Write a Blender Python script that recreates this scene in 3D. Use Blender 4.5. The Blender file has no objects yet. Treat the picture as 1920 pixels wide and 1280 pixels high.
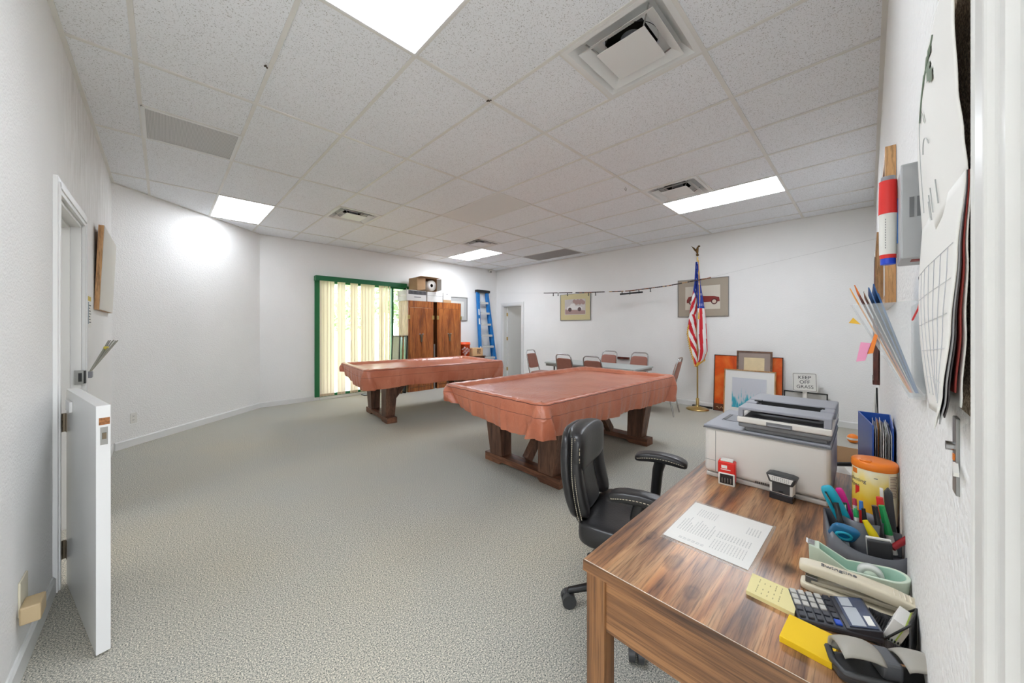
import bpy, math, random
from mathutils import Matrix, Vector
random.seed(7)
PI=math.pi; sin=math.sin; cos=math.cos
scene=bpy.context.scene; COL=scene.collection
# ---------------------------------------------------------------- dimensions
CAMH=1.3982; CEIL=3.0417; YAW=.8041
XF,YR,YW,XL=6.8988,-.0701,7.4114,-.4191
CX,CY=1.2194,5.9178            # ends of the slanted corner wall: (XL,CY) and (CX,YW)
# ---------------------------------------------------------------- mesh builder
class MB:
    def __init__(s): s.v=[];s.f=[];s.m=[];s.s=[];s.M=Matrix.Identity(4);s.mi=0
    def add(s,vs,fs,smooth=False,mis=None):
        o=len(s.v); M=s.M
        s.v+=[tuple(M@Vector(p)) for p in vs]
        for k,f in enumerate(fs):
            s.f.append(tuple(i+o for i in f)); s.m.append(s.mi if mis is None else mis[k]); s.s.append(smooth)
        return s
    def at(s,loc=(0,0,0),rx=0,ry=0,rz=0):
        s.M=Matrix.Translation(loc)@Matrix.Rotation(rz,4,'Z')@Matrix.Rotation(ry,4,'Y')@Matrix.Rotation(rx,4,'X'); return s
    def mat(s,i): s.mi=i; return s
    def box(s,x0,y0,z0,x1,y1,z1):
        x0,x1=min(x0,x1),max(x0,x1);y0,y1=min(y0,y1),max(y0,y1);z0,z1=min(z0,z1),max(z0,z1)
        return s.add([(x0,y0,z0),(x1,y0,z0),(x1,y1,z0),(x0,y1,z0),(x0,y0,z1),(x1,y0,z1),(x1,y1,z1),(x0,y1,z1)],
            [(0,3,2,1),(4,5,6,7),(0,1,5,4),(1,2,6,5),(2,3,7,6),(3,0,4,7)])
    def bar(s,p,q,w,h,up=(0,0,1)):
        p,q=Vector(p),Vector(q); d=(q-p).normalized(); u=Vector(up); a=d.cross(u)
        if a.length<1e-5: a=d.cross(Vector((1,0,0)))
        a.normalize(); b=a.cross(d)
        vs=[]
        for c in (p,q):
            for i,j in ((-1,-1),(1,-1),(1,1),(-1,1)): vs.append(c+a*(i*w/2)+b*(j*h/2))
        return s.add(vs,[(0,3,2,1),(4,5,6,7),(0,1,5,4),(1,2,6,5),(2,3,7,6),(3,0,4,7)])
    def tube(s,pts,r,n=8,closed=False,flat=1.0):
        pts=[Vector(p) for p in pts]; N=len(pts)
        rs=list(r) if isinstance(r,(list,tuple)) else [r]*N
        tan=[]
        for i in range(N):
            a=pts[(i-1)%N] if (closed or i>0) else pts[0]; b=pts[(i+1)%N] if (closed or i<N-1) else pts[-1]
            tan.append((b-a).normalized())
        ref=Vector((0,0,1)) if abs(tan[0].z)<.9 else Vector((1,0,0))
        a=tan[0].cross(ref).normalized(); vs=[]
        for i in range(N):
            a=(a-tan[i]*a.dot(tan[i])).normalized(); b=tan[i].cross(a)
            for k in range(n):
                t=2*PI*k/n; vs.append(pts[i]+a*(cos(t)*rs[i])+b*(sin(t)*rs[i]*flat))
        fs=[]
        for i in range(N if closed else N-1):
            j=(i+1)%N
            for k in range(n):
                l=(k+1)%n; fs.append((i*n+k,i*n+l,j*n+l,j*n+k))
        s.add(vs,fs,True)
        if not closed:
            s.add(vs[:n],[tuple(range(n))[::-1]]); s.add(vs[-n:],[tuple(range(n))])
        return s
    def cyl(s,p,q,r0,r1=None,n=20):
        return s.tube([p,q],[r0,r0 if r1 is None else r1],n)
    def lathe(s,prof,c=(0,0,0),n=28,smooth=True,a0=0,a1=None):
        full=a1 is None; a1=2*PI if full else a1; N=n if full else n+1; vs=[]
        for i in range(N):
            t=a0+(a1-a0)*i/n
            for r,z in prof: vs.append((c[0]+r*cos(t),c[1]+r*sin(t),c[2]+z))
        m=len(prof); fs=[]
        for i in range(n):
            j=(i+1)%N
            for k in range(m-1): fs.append((i*m+k,j*m+k,j*m+k+1,i*m+k+1))
        return s.add(vs,fs,smooth)
    def prism(s,poly,vec):
        v=Vector(vec); n=len(poly); a=[Vector(p) for p in poly]; b=[p+v for p in a]
        return s.add(a+b,[tuple(range(n))[::-1],tuple(range(n,2*n))]+[(i,(i+1)%n,n+(i+1)%n,n+i) for i in range(n)])
    def poly(s,pts): return s.add(pts,[tuple(range(len(pts)))])
    def grid(s,fn,nu,nv,cu=False,cv=False,smooth=True,mfn=None):
        U=nu if cu else nu+1; V=nv if cv else nv+1
        vs=[fn(i/nu,j/nv) for i in range(U) for j in range(V)]; fs=[];ms=[]
        for i in range(nu):
            for j in range(nv):
                a=(i+1)%U;b=(j+1)%V
                fs.append((i*V+j,a*V+j,a*V+b,i*V+b)); ms.append(mfn((i+.5)/nu,(j+.5)/nv) if mfn else s.mi)
        return s.add(vs,fs,smooth,ms)
    def pad(s,c,size,e1=.35,e2=.35,nu=28,nv=16,bend=None):
        sg=lambda x,e: math.copysign(abs(x)**e,x)
        def fn(u,v):
            t=2*PI*u; p=PI*(v-.5)
            x=sg(cos(p),e1)*sg(cos(t),e2)*size[0]/2; y=sg(cos(p),e1)*sg(sin(t),e2)*size[1]/2; z=sg(sin(p),e1)*size[2]/2
            if bend: x,y,z=bend(x,y,z)
            return (c[0]+x,c[1]+y,c[2]+z)
        return s.grid(fn,nu,nv,cu=True)
    def text(s,body,size,align='CENTER',ext=.0004):
        cu=bpy.data.curves.new('t','FONT'); cu.body=body; cu.size=size; cu.align_x=align; cu.align_y='CENTER'; cu.extrude=ext; cu.resolution_u=3
        ob=bpy.data.objects.new('t',cu); COL.objects.link(ob); dg=bpy.context.evaluated_depsgraph_get()
        me=bpy.data.meshes.new_from_object(ob.evaluated_get(dg))
        s.add([tuple(v.co) for v in me.vertices],[tuple(p.vertices) for p in me.polygons])
        bpy.data.objects.remove(ob); bpy.data.curves.remove(cu); bpy.data.meshes.remove(me); return s
INV={}
def mesh(name,mb,mats,parent=None,loc=(0,0,0),bevel=0,seg=2,sub=0,ang=35):
    inv=INV[parent.name] if parent else Matrix.Translation(loc).inverted()
    me=bpy.data.meshes.new(name); me.from_pydata([tuple(inv@Vector(p)) for p in mb.v],[],mb.f)
    for m in (mats if isinstance(mats,(list,tuple)) else [mats]): me.materials.append(m)
    me.polygons.foreach_set('material_index',mb.m); me.polygons.foreach_set('use_smooth',mb.s); me.update()
    o=bpy.data.objects.new(name,me); COL.objects.link(o)
    if parent: o.parent=parent; INV[o.name]=inv
    else: o.location=loc; INV[o.name]=inv
    if sub:
        d=o.modifiers.new('s','SUBSURF'); d.levels=sub; d.render_levels=sub
    if bevel:
        b=o.modifiers.new('b','BEVEL'); b.width=bevel; b.segments=seg; b.limit_method='ANGLE'; b.angle_limit=math.radians(ang)
    return o
def tag(o,label,cat,group=None):
    o['label']=label; o['category']=cat
    if group: o['group']=group
    return o
def thing(name,label,cat,loc=(0,0,0),rz=0,group=None):
    o=bpy.data.objects.new(name,None); COL.objects.link(o); o.location=loc; o.rotation_euler=(0,0,rz); o.empty_display_size=.05
    INV[o.name]=(Matrix.Translation(loc)@Matrix.Rotation(rz,4,'Z')).inverted()
    return tag(o,label,cat,group)
def solo(name,label,cat,mb,mats,loc=(0,0,0),group=None,**k): return tag(mesh(name,mb,mats,None,loc,**k),label,cat,group)
def struct(name,mb,mats,parent=None,**k):
    o=mesh(name,mb,mats,parent,**k)
    if not parent: o['kind']='structure'
    return o
def dup(root,loc,rz=0,label=None):
    def cp(o,par):
        c=o.copy(); COL.objects.link(c)
        if par: c.parent=par
        for ch in list(o.children): cp(ch,c)
        return c
    r=cp(root,None); r.location=loc; r.rotation_euler=(0,0,rz)
    if label: r['label']=label
    return r
# ---------------------------------------------------------------- materials
def lin(c): return tuple((x/255/12.92 if x/255<=.04045 else ((x/255+.055)/1.055)**2.4) for x in c)
def rgba(c,k=1.0): return tuple(min(.92,x*k) for x in lin(c))+(1,)
class NT:
    def __init__(s,name):
        s.m=bpy.data.materials.new(name); s.m.use_nodes=True; s.t=s.m.node_tree; s.b=s.t.nodes['Principled BSDF']
        s.tc=None
    def n(s,typ,**k):
        x=s.t.nodes.new(typ)
        for a,v in k.items():
            if a in x.inputs: x.inputs[a].default_value=v
            else: setattr(x,a,v)
        return x
    def l(s,a,b): s.t.links.new(a,b)
    def co(s,scale=(1,1,1),rot=(0,0,0),kind='Object'):
        tc=s.n('ShaderNodeTexCoord'); mp=s.n('ShaderNodeMapping'); mp.inputs['Scale'].default_value=scale; mp.inputs['Rotation'].default_value=rot
        s.l(tc.outputs[kind],mp.inputs['Vector']); return mp.outputs['Vector']
    def ramp(s,fac,stops,interp='LINEAR'):
        r=s.n('ShaderNodeValToRGB'); r.color_ramp.interpolation=interp; e=r.color_ramp.elements
        while len(e)<len(stops): e.new(.5)
        for i,(p,c) in enumerate(stops): e[i].position=p; e[i].color=c
        s.l(fac,r.inputs['Fac']); return r.outputs['Color']
    def bump(s,h,strength=.2,dist=.01):
        b=s.n('ShaderNodeBump'); b.inputs['Strength'].default_value=strength; b.inputs['Distance'].default_value=dist
        s.l(h,b.inputs['Height']); s.l(b.outputs['Normal'],s.b.inputs['Normal'])
MC={}
def pm(name,c,rough=.5,metal=0,k=1.0,noise=0,nscale=40,bump=0,bscale=200,trans=0,sheen=0,coat=0,alpha=1):
    if name in MC: return MC[name]
    t=NT(name); b=t.b; b.inputs['Base Color'].default_value=rgba(c,k); b.inputs['Roughness'].default_value=rough; b.inputs['Metallic'].default_value=metal
    if coat: b.inputs['Coat Weight'].default_value=coat; b.inputs['Coat Roughness'].default_value=.08
    if noise:
        nz=t.n('ShaderNodeTexNoise',Scale=nscale,Detail=4.0); t.l(t.co(),nz.inputs['Vector'])
        a=rgba(c,k); d=tuple(x*(1-noise) for x in a[:3])+(1,); u=tuple(min(.95,x*(1+noise*.6)) for x in a[:3])+(1,)
        t.l(t.ramp(nz.outputs['Fac'],[(.3,d),(.7,u)]),b.inputs['Base Color'])
    if bump:
        nb=t.n('ShaderNodeTexNoise',Scale=bscale,Detail=3.0); t.l(t.co(),nb.inputs['Vector']); t.bump(nb.outputs['Fac'],bump,.002)
    if trans: b.inputs['Transmission Weight'].default_value=trans
    if alpha<1: b.inputs['Alpha'].default_value=alpha
    MC[name]=t.m; return t.m
KNOT_O=((.852+2.185)/2,.24)    # origin of the desk the knots are measured from
def wood(name,c1,c2,c3,scale=(1,1,1),grain=14,rough=.42,bump=.08,coat=0,vary=None):
    """fine dark grain lines running along the axis with the smallest scale"""
    t=NT(name); v=t.co(scale)
    n1=t.n('ShaderNodeTexNoise',Scale=grain,Detail=6.0,Distortion=.6); t.l(v,n1.inputs['Vector'])
    n2=t.n('ShaderNodeTexNoise',Scale=grain*5,Detail=4.0,Roughness=.65); v2=t.co(tuple(q*(1.5 if q>2 else .7) for q in scale)); t.l(v2,n2.inputs['Vector'])
    base=t.ramp(n1.outputs['Fac'],[(.32,rgba(c3)),(.47,rgba(c2)),(.62,rgba(c1)),(.8,rgba(c2))])
    fine=t.ramp(n2.outputs['Fac'],[(.36,(.30,.28,.27,1)),(.52,(1,1,1,1))])
    mx=t.n('ShaderNodeMix',data_type='RGBA',blend_type='MULTIPLY'); mx.inputs['Factor'].default_value=.7
    if vary:
        n3=t.n('ShaderNodeTexNoise',Scale=1.4,Detail=3.0,Distortion=.5); t.l(v,n3.inputs['Vector']); tint=t.ramp(n3.outputs['Fac'],[(.36,(.84,.86,.92,1)),(.5,(1,1,1,1)),(.62,(1.18,1.0,.80,1))])
        m0=t.n('ShaderNodeMix',data_type='RGBA',blend_type='MULTIPLY'); m0.inputs['Factor'].default_value=1; t.l(base,m0.inputs['A']); t.l(tint,m0.inputs['B']); base=m0.outputs['Result']
    for kx,ky,kr,kd in (vary or []):     # knots in the veneer: squashed rings along the grain
        mp=t.n('ShaderNodeMapping',vector_type='POINT'); tc=t.n('ShaderNodeTexCoord'); t.l(tc.outputs['Object'],mp.inputs['Vector'])
        mp.inputs['Scale'].default_value=(.55,1,0); mp.inputs['Location'].default_value=(-(kx-KNOT_O[0])*.55,-(ky-KNOT_O[1]),0)
        wn=t.n('ShaderNodeTexNoise',Scale=60.0,Detail=2.0); t.l(tc.outputs['Object'],wn.inputs['Vector'])
        ln=t.n('ShaderNodeVectorMath',operation='LENGTH'); t.l(mp.outputs['Vector'],ln.inputs[0])
        ad=t.n('ShaderNodeMath',operation='MULTIPLY_ADD'); t.l(wn.outputs['Fac'],ad.inputs[0]); ad.inputs[1].default_value=kr*.5; t.l(ln.outputs['Value'],ad.inputs[2])
        kc=t.ramp(ad.outputs[0],[(0,(kd,kd*.95,kd*.9,1)),(kr,(min(1,kd*1.3),)*3+(1,)),(kr*1.35,(.5,.47,.45,1)),(kr*2.0,(1,1,1,1))])
        mk=t.n('ShaderNodeMix',data_type='RGBA',blend_type='MULTIPLY'); mk.inputs['Factor'].default_value=.9; t.l(base,mk.inputs['A']); t.l(kc,mk.inputs['B']); base=mk.outputs['Result']
    t.l(base,mx.inputs['A']); t.l(fine,mx.inputs['B']); t.l(mx.outputs['Result'],t.b.inputs['Base Color'])
    t.b.inputs['Roughness'].default_value=rough
    if coat: t.b.inputs['Coat Weight'].default_value=coat; t.b.inputs['Coat Roughness'].default_value=.2
    t.bump(n2.outputs['Fac'],bump,.002); return t.m
def plaster(name,c,s1=62,strength=.28,dist=.008,streak=False):
    t=NT(name); v=t.co()
    n1=t.n('ShaderNodeTexNoise',Scale=s1,Detail=5.0,Roughness=.6); t.l(v,n1.inputs['Vector'])
    n2=t.n('ShaderNodeTexVoronoi',Scale=s1*1.6); t.l(v,n2.inputs['Vector'])
    ad=t.n('ShaderNodeMath',operation='MULTIPLY_ADD'); t.l(n2.outputs['Distance'],ad.inputs[0]); ad.inputs[1].default_value=-.5; t.l(n1.outputs['Fac'],ad.inputs[2])
    n3=t.n('ShaderNodeTexNoise',Scale=1.3,Detail=3.0); t.l(v,n3.inputs['Vector'])
    a=rgba(c); d=tuple(x*.965 for x in a[:3])+(1,)
    col=t.ramp(n3.outputs['Fac'],[(.35,d),(.65,a)])
    if streak:   # dirty run marks left on the plaster above the half door
        sv=t.co((16,16,2.2)); n4=t.n('ShaderNodeTexNoise',Scale=1.6,Detail=6.0,Roughness=.75); t.l(sv,n4.inputs['Vector'])
        sx=t.n('ShaderNodeSeparateXYZ'); t.l(t.co(),sx.inputs[0])
        z0=t.n('ShaderNodeMapRange'); t.l(sx.outputs['Z'],z0.inputs['Value']); z0.inputs['From Min'].default_value=2.0; z0.inputs['From Max'].default_value=2.55
        y0=t.n('ShaderNodeMapRange'); t.l(sx.outputs['Y'],y0.inputs['Value']); y0.inputs['From Min'].default_value=3.0; y0.inputs['From Max'].default_value=3.6
        mm=t.n('ShaderNodeMath',operation='MULTIPLY'); t.l(z0.outputs[0],mm.inputs[0]); t.l(y0.outputs[0],mm.inputs[1])
        st=t.ramp(n4.outputs['Fac'],[(.42,(0,0,0,1)),(.62,(1,1,1,1))]); m2=t.n('ShaderNodeMath',operation='MULTIPLY'); t.l(st,m2.inputs[0]); t.l(mm.outputs[0],m2.inputs[1])
        m3=t.n('ShaderNodeMath',operation='MULTIPLY'); t.l(m2.outputs[0],m3.inputs[0]); m3.inputs[1].default_value=.38
        mx=t.n('ShaderNodeMix',data_type='RGBA'); t.l(m3.outputs[0],mx.inputs['Factor']); t.l(col,mx.inputs['A']); mx.inputs['B'].default_value=rgba((186,180,168)); col=mx.outputs['Result']
    t.l(col,t.b.inputs['Base Color']); t.b.inputs['Roughness'].default_value=.7; t.bump(ad.outputs[0],strength,dist); return t.m
WALLC=(243,242,240)
M_wall=plaster('wall_plaster',WALLC); M_wallr=plaster('rough_wall_plaster',WALLC,52,.5,.010); M_walll=plaster('streaked_wall_plaster',WALLC,60,.42,.008,True)
M_trim=pm('white_gloss_paint',(228,228,226),.38,bump=.05,bscale=60)
M_trimd=pm('worn_white_paint',(222,221,217),.42,noise=.06,nscale=9,bump=.15,bscale=40)
M_white=pm('white_plastic',(228,226,220),.35)
M_black=pm('black_plastic',(28,28,29),.4); M_dkgrey=pm('dark_grey_plastic',(62,63,65),.45); M_grey=pm('grey_plastic',(140,141,146),.4)
M_chrome=pm('chrome_tube',(190,190,190),.22,1); M_steel=pm('brushed_steel',(150,150,148),.35,1); M_brass=pm('aged_brass',(200,172,112),.32,1); M_bronze=pm('antique_bronze',(110,84,50),.4,.9)
M_hinge=pm('tarnished_hinge_steel',(112,100,84),.45,.8)
# carpet
t=NT('loop_pile_carpet'); v=t.co()
n1=t.n('ShaderNodeTexNoise',Scale=180.0,Detail=2.0,Roughness=.65); t.l(v,n1.inputs['Vector'])
n2=t.n('ShaderNodeTexVoronoi',Scale=210.0); t.l(v,n2.inputs['Vector'])
n3=t.n('ShaderNodeTexNoise',Scale=.55,Detail=3.0); t.l(v,n3.inputs['Vector'])
c1=t.ramp(n1.outputs['Fac'],[(.33,rgba((76,82,80))),(.44,rgba((152,152,145))),(.53,rgba((184,180,169))),(.66,rgba((240,235,219)))])
c2=t.ramp(n3.outputs['Fac'],[(.38,(.95,.965,.99,1)),(.64,(1.04,1.0,.93,1))])
mx=t.n('ShaderNodeMix',data_type='RGBA',blend_type='MULTIPLY'); mx.inputs['Factor'].default_value=1; t.l(c1,mx.inputs['A']); t.l(c2,mx.inputs['B'])
t.l(mx.outputs['Result'],t.b.inputs['Base Color']); t.b.inputs['Roughness'].default_value=.95; t.bump(n2.outputs['Distance'],.08,.003); M_carpet=t.m
# acoustic tile
t=NT('acoustic_ceiling_tile'); v=t.co()
n1=t.n('ShaderNodeTexNoise',Scale=165.0,Detail=3.0,Roughness=.6); t.l(v,n1.inputs['Vector'])
n2=t.n('ShaderNodeTexNoise',Scale=.9,Detail=2.0); t.l(v,n2.inputs['Vector'])
c1=t.ramp(n1.outputs['Fac'],[(.35,rgba((176,175,173))),(.42,rgba((240,242,246)))])
c2=t.ramp(n2.outputs['Fac'],[(.3,(.97,.97,.965,1)),(.7,(1,1,1,1))])
mx=t.n('ShaderNodeMix',data_type='RGBA',blend_type='MULTIPLY'); mx.inputs['Factor'].default_value=1; t.l(c1,mx.inputs['A']); t.l(c2,mx.inputs['B'])
t.l(mx.outputs['Result'],t.b.inputs['Base Color']); t.b.inputs['Roughness'].default_value=.9; t.bump(n1.outputs['Fac'],.25,.003); M_tile=t.m
M_tbar=pm('painted_grid_bar',(226,224,219),.5,noise=.06,nscale=5)
def emis(name,c,s):
    t=NT(name); t.b.inputs['Base Color'].default_value=(.8,.8,.8,1); t.b.inputs['Emission Color'].default_value=tuple(c)+(1,); t.b.inputs['Emission Strength'].default_value=s; return t.m
M_lamps=[emis('lit_lens_panel_%s'%k,(.90,.955,1.03),v) for k,v in (('near',8.0),('corner',5.5),('right',11.0),('back',15.0))]
# vinyl pool table cover
t=NT('brown_vinyl_cover'); v=t.co()
n1=t.n('ShaderNodeTexNoise',Scale=3.0,Detail=5.0); t.l(v,n1.inputs['Vector'])
n2=t.n('ShaderNodeTexNoise',Scale=14.0,Detail=3.0,Distortion=1.5); t.l(v,n2.inputs['Vector'])
t.l(t.ramp(n1.outputs['Fac'],[(.3,rgba((188,104,74))),(.7,rgba((208,130,100)))]),t.b.inputs['Base Color'])
t.b.inputs['Roughness'].default_value=.30; t.b.inputs['Specular IOR Level'].default_value=.75; t.bump(n2.outputs['Fac'],.32,.02); M_vinyl=t.m
M_seam=pm('vinyl_seam_piping',(120,66,54),.4)
M_tabwood=wood('walnut_stained_leg',(124,88,68),(104,72,55),(78,53,41),(6,6,.8),3,.5)
M_footwood=wood('walnut_stained_foot',(138,92,66),(116,76,55),(86,56,42),(6,.8,6),3,.5)
KNOTS=[(1.02,.375,.016,.45),(1.21,.147,.013,.12),(1.40,.25,.016,.8),(1.10,.47,.010,.8),(.935,.30,.012,.5)]
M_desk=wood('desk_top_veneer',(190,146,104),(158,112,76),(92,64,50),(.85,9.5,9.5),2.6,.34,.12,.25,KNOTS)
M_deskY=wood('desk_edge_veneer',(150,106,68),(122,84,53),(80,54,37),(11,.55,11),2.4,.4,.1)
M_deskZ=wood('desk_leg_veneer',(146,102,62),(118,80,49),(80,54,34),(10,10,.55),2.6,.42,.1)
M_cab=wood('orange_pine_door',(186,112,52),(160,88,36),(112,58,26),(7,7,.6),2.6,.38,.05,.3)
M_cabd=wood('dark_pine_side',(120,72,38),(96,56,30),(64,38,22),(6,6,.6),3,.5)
M_pine=wood('pale_plywood',(222,196,150),(208,178,130),(186,152,104),(5,5,.6),3,.5)
M_mount=wood('honey_wood_edge',(206,160,108),(190,142,92),(166,120,72),(5,5,.8),4,.5)
M_maho=wood('mahogany_rack',(116,52,34),(92,38,26),(60,24,18),(7,7,.8),3,.35,.05,.4)
M_card=pm('brown_cardboard',(186,150,112),.8,noise=.06,nscale=6); M_cardw=pm('white_carton',(214,212,208),.6,noise=.04,nscale=5)
M_paper=pm('white_paper',(236,234,229),.7); M_ink=pm('grey_printing_ink',(120,120,122),.7); M_black_ink=pm('black_ink',(40,40,42),.6)
M_leather=pm('black_leather',(40,39,40),.33,bump=.25,bscale=90); M_stitch=pm('cream_stitching',(206,196,172),.7)
# ---------------------------------------------------------------- room shell
b=MB(); b.box(XL-2.2,YR-1.6,-.1,XF+2.2,YW+.12,0); struct('floor',b,M_carpet)
# ceiling: one slab of lay-in tiles with openings where fixtures drop in
GX=[XL]+[-.1226+.6096*i for i in range(12)]+[XF]; GY=[YR]+[.6775+1.2192*j for j in range(6)]+[YW]
holes=[(.487,1.097,.6775,1.8967),(.487,1.097,5.5541,6.7),(4.754,5.364,.6775,1.8967),(4.754,5.364,5.5541,6.7733),(1.706,2.316,.6775,1.287),(4.145,4.755,1.287,1.8967),(1.706,2.316,4.9445,5.5541),(4.145,4.755,4.9445,5.5541),(-.1226,.487,3.7253,4.3349),(5.974,6.583,4.3349,5.5541),(2.926,3.535,3.1157,4.3349)]
ys=sorted(set([round(y,4) for y in GY]+[1.287,3.7253,4.9445,6.7]))
b=MB()
for i in range(len(GX)-1):
    for j in range(len(ys)-1):
        x0,x1,y0,y1=GX[i],GX[i+1],ys[j],ys[j+1]; mx_,my_=(x0+x1)/2,(y0+y1)/2
        if any(h[0]<mx_<h[1] and h[2]<my_<h[3] for h in holes): continue
        b.box(x0,y0,CEIL+.004,x1,y1,CEIL+.02)
b.box(XL-.2,YR-.2,CEIL+.3,XF+.2,YW+.2,CEIL+.34)
struct('ceiling',b,M_tile)
b=MB(); w=.012
for x in GX[1:-1]: b.box(x-w,YR,CEIL-.002,x+w,YW,CEIL+.006)
for k,y in enumerate(GY[1:-1]): b.box(XL,y-w*1.15,CEIL-.0025,XF,y+w*1.15,CEIL+.006)
b.box(-.1226,3.7253-w,CEIL-.002,.487,3.7253+w,CEIL+.006)
for x0,x1,y in ((1.706,2.316,1.287),(4.145,4.755,1.287),(1.706,2.316,4.9445),(4.145,4.755,4.9445)): b.box(x0,y-w*.5,CEIL-.001,x1,y+w*.5,CEIL+.006)
struct('trim_1',b,M_tbar)
b=MB()   # wall angle at the ceiling edge
e=.022
b.box(XL,YR,CEIL-.004,XL+e,CY,CEIL+.004); b.box(XL,YR,CEIL-.004,XF,YR+e,CEIL+.004); b.box(XF-e,YR,CEIL-.004,XF,YW,CEIL+.004); b.box(CX,YW-e,CEIL-.004,XF,YW,CEIL+.004)
b.bar((XL,CY,CEIL),(CX,YW,CEIL),e*1.6,.008)
struct('trim_2',b,M_tbar)
# walls
T=.13
def wallbox(name,boxes,m):
    b=MB()
    for q in boxes: b.box(*q)
    return struct(name,b,m)
LD0,LD1,LDH=3.05,3.90,2.13
TOP=CEIL+.3
wallbox('wall_left',[(XL-T,YR-T,0,XL,LD0,TOP),(XL-T,LD1,0,XL,CY+.1,TOP),(XL-T,LD0,LDH,XL,LD1,TOP)],M_walll)
b=MB(); dx,dy=CX-XL,YW-CY; L=math.hypot(dx,dy); nx,ny=-dy/L*T,dx/L*T
b.prism([(XL,CY,0),(CX,YW,0),(CX+nx,YW+ny,0),(XL+nx,CY+ny,0)],(0,0,TOP)); struct('wall_corner',b,M_wallr)
WX0,WX1,WZ0,WZ1=2.17,4.06,.05,2.34
wallbox('wall_back',[(CX-.1,YW,0,WX0,YW+T,TOP),(WX1,YW,0,XF+T,YW+T,TOP),(WX0,YW,WZ1,WX1,YW+T,TOP),(WX0,YW,0,WX1,YW+T,WZ0)],M_wall)
FD0,FD1,FDH=6.425,7.14,2.02
wallbox('wall_far',[(XF,YR-T,0,XF+T,FD0,TOP),(XF,FD1,0,XF+T,YW,TOP),(XF,FD0,FDH,XF+T,FD1,TOP)],M_wall)
ND0,ND1=-.36,.335
wallbox('wall_right',[(ND1,YR-T,0,XF,YR,TOP),(XL,YR-T,0,ND0,YR,TOP),(ND0,YR-T,2.1,ND1,YR,TOP)],M_wallr)  # unseen opening, added open to daylight to brighten the room
# spaces beyond the doors
b=MB(); b.box(XL-2.2,LD0-1.4,0,XL-2.1,LD1+1.4,2.6); b.box(XL-2.2,LD0-1.5,0,XL-T,LD0-1.4,2.6); b.box(XL-2.2,LD1+1.4,0,XL-T,LD1+1.5,2.6); b.box(XL-2.2,LD0-1.5,2.6,XL-T,LD1+1.5,2.7); struct('wall_hall_left',b,M_wall)
b=MB(); b.box(XF+2.1,FD0-1.6,0,XF+2.2,YW+.1,2.5); b.box(XF+T,FD0-1.7,0,XF+2.2,FD0-1.6,2.5); b.box(XF+T,YW+.03,0,XF+2.2,YW+.12,2.5); b.box(XF+T,FD0-1.7,2.5,XF+2.2,YW+.12,2.6); struct('wall_hall_far',b,M_wall)
b=MB(); b.box(XL-1.6,LD0-.1,2.58,XL-1.0,LD0+1.1,2.5995); struct('left_hall_fill',b,emis('left_hall_added_glow',(1,.985,.955),5.0))  # unseen glowing panel added in the left hall to brighten the door jamb
b=MB(); b.box(XF+.9,FD0-.5,2.478,XF+1.5,FD0+.1,2.4995); struct('trim_3',b,emis('hall_lamp_lens',(1,.98,.94),3.0))
# baseboards
def base_run(name,segs,h=.092,t_=.013,m=M_trim):
    b=MB()
    for (x0,y0,x1,y1) in segs:
        d=Vector((x1-x0,y1-y0,0)).normalized(); n=Vector((-d.y,d.x,0))
        p0=Vector((x0,y0,0)); p1=Vector((x1,y1,0))
        prof=[(0,0),(t_,0),(t_,h-.012),(t_*.45,h),(0,h)]
        poly=[p0+n*a+Vector((0,0,c)) for a,c in prof]; b.prism(poly[::-1],p1-p0)
    return struct(name,b,m)
base_run('baseboard_left',[(XL,LD0-.085,XL,YR),(XL,CY,XL,LD1+.085)])
base_run('baseboard_corner',[(CX,YW,XL+.012*1.6,CY+.018)])
base_run('baseboard_back',[(2.09,YW,CX,YW),(XF,YW,4.15,YW)])
base_run('baseboard_far',[(XF,YR,XF,FD0-.09),(XF,FD1+.09,XF,YW)],m=M_trim)
base_run('baseboard_right',[(.47,YR,XF,YR)])
# ---------------------------------------------------------------- door surrounds
def casing_x(b,X,s,y0,y1,h,w=.078,t_=.018):   # on a wall at x=X facing s
    for a,c in ((y0-w,y0),(y1,y1+w)):
        b.box(X,a,0,X+s*t_,c,h+w); b.box(X,a+w*.25,0,X+s*(t_+.006),a+w*.62,h+w*.62)
    b.box(X,y0,h,X+s*t_,y1,h+w); b.box(X,y0-w*.6,h+w*.3,X+s*(t_+.006),y1+w*.6,h+w*.62)
b=MB(); casing_x(b,XL,1,LD0,LD1,LDH)
J=.02
b.box(XL-T,LD0,0,XL,LD0+J,LDH); b.box(XL-T,LD1-J,0,XL,LD1,LDH); b.box(XL-T,LD0,LDH-J,XL,LD1,LDH)
b.box(XL-T+.02,LD0+J,0,XL-.05,LD0+J+.014,LDH-J); b.box(XL-T+.02,LD1-J-.014,0,XL-.05,LD1-J,LDH-J); b.box(XL-T+.02,LD0+J,LDH-J-.014,XL-.05,LD1-J,LDH-J)
struct('door_1',b,M_trim,bevel=.002)
b=MB(); casing_x(b,XF,-1,FD0,FD1,FDH)
b.box(XF,FD0,0,XF+T,FD0+J,FDH); b.box(XF,FD1-J,0,XF+T,FD1,FDH); b.box(XF,FD0,FDH-J,XF+T,FD1,FDH)
struct('door_2',b,M_trim,bevel=.002)
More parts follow.
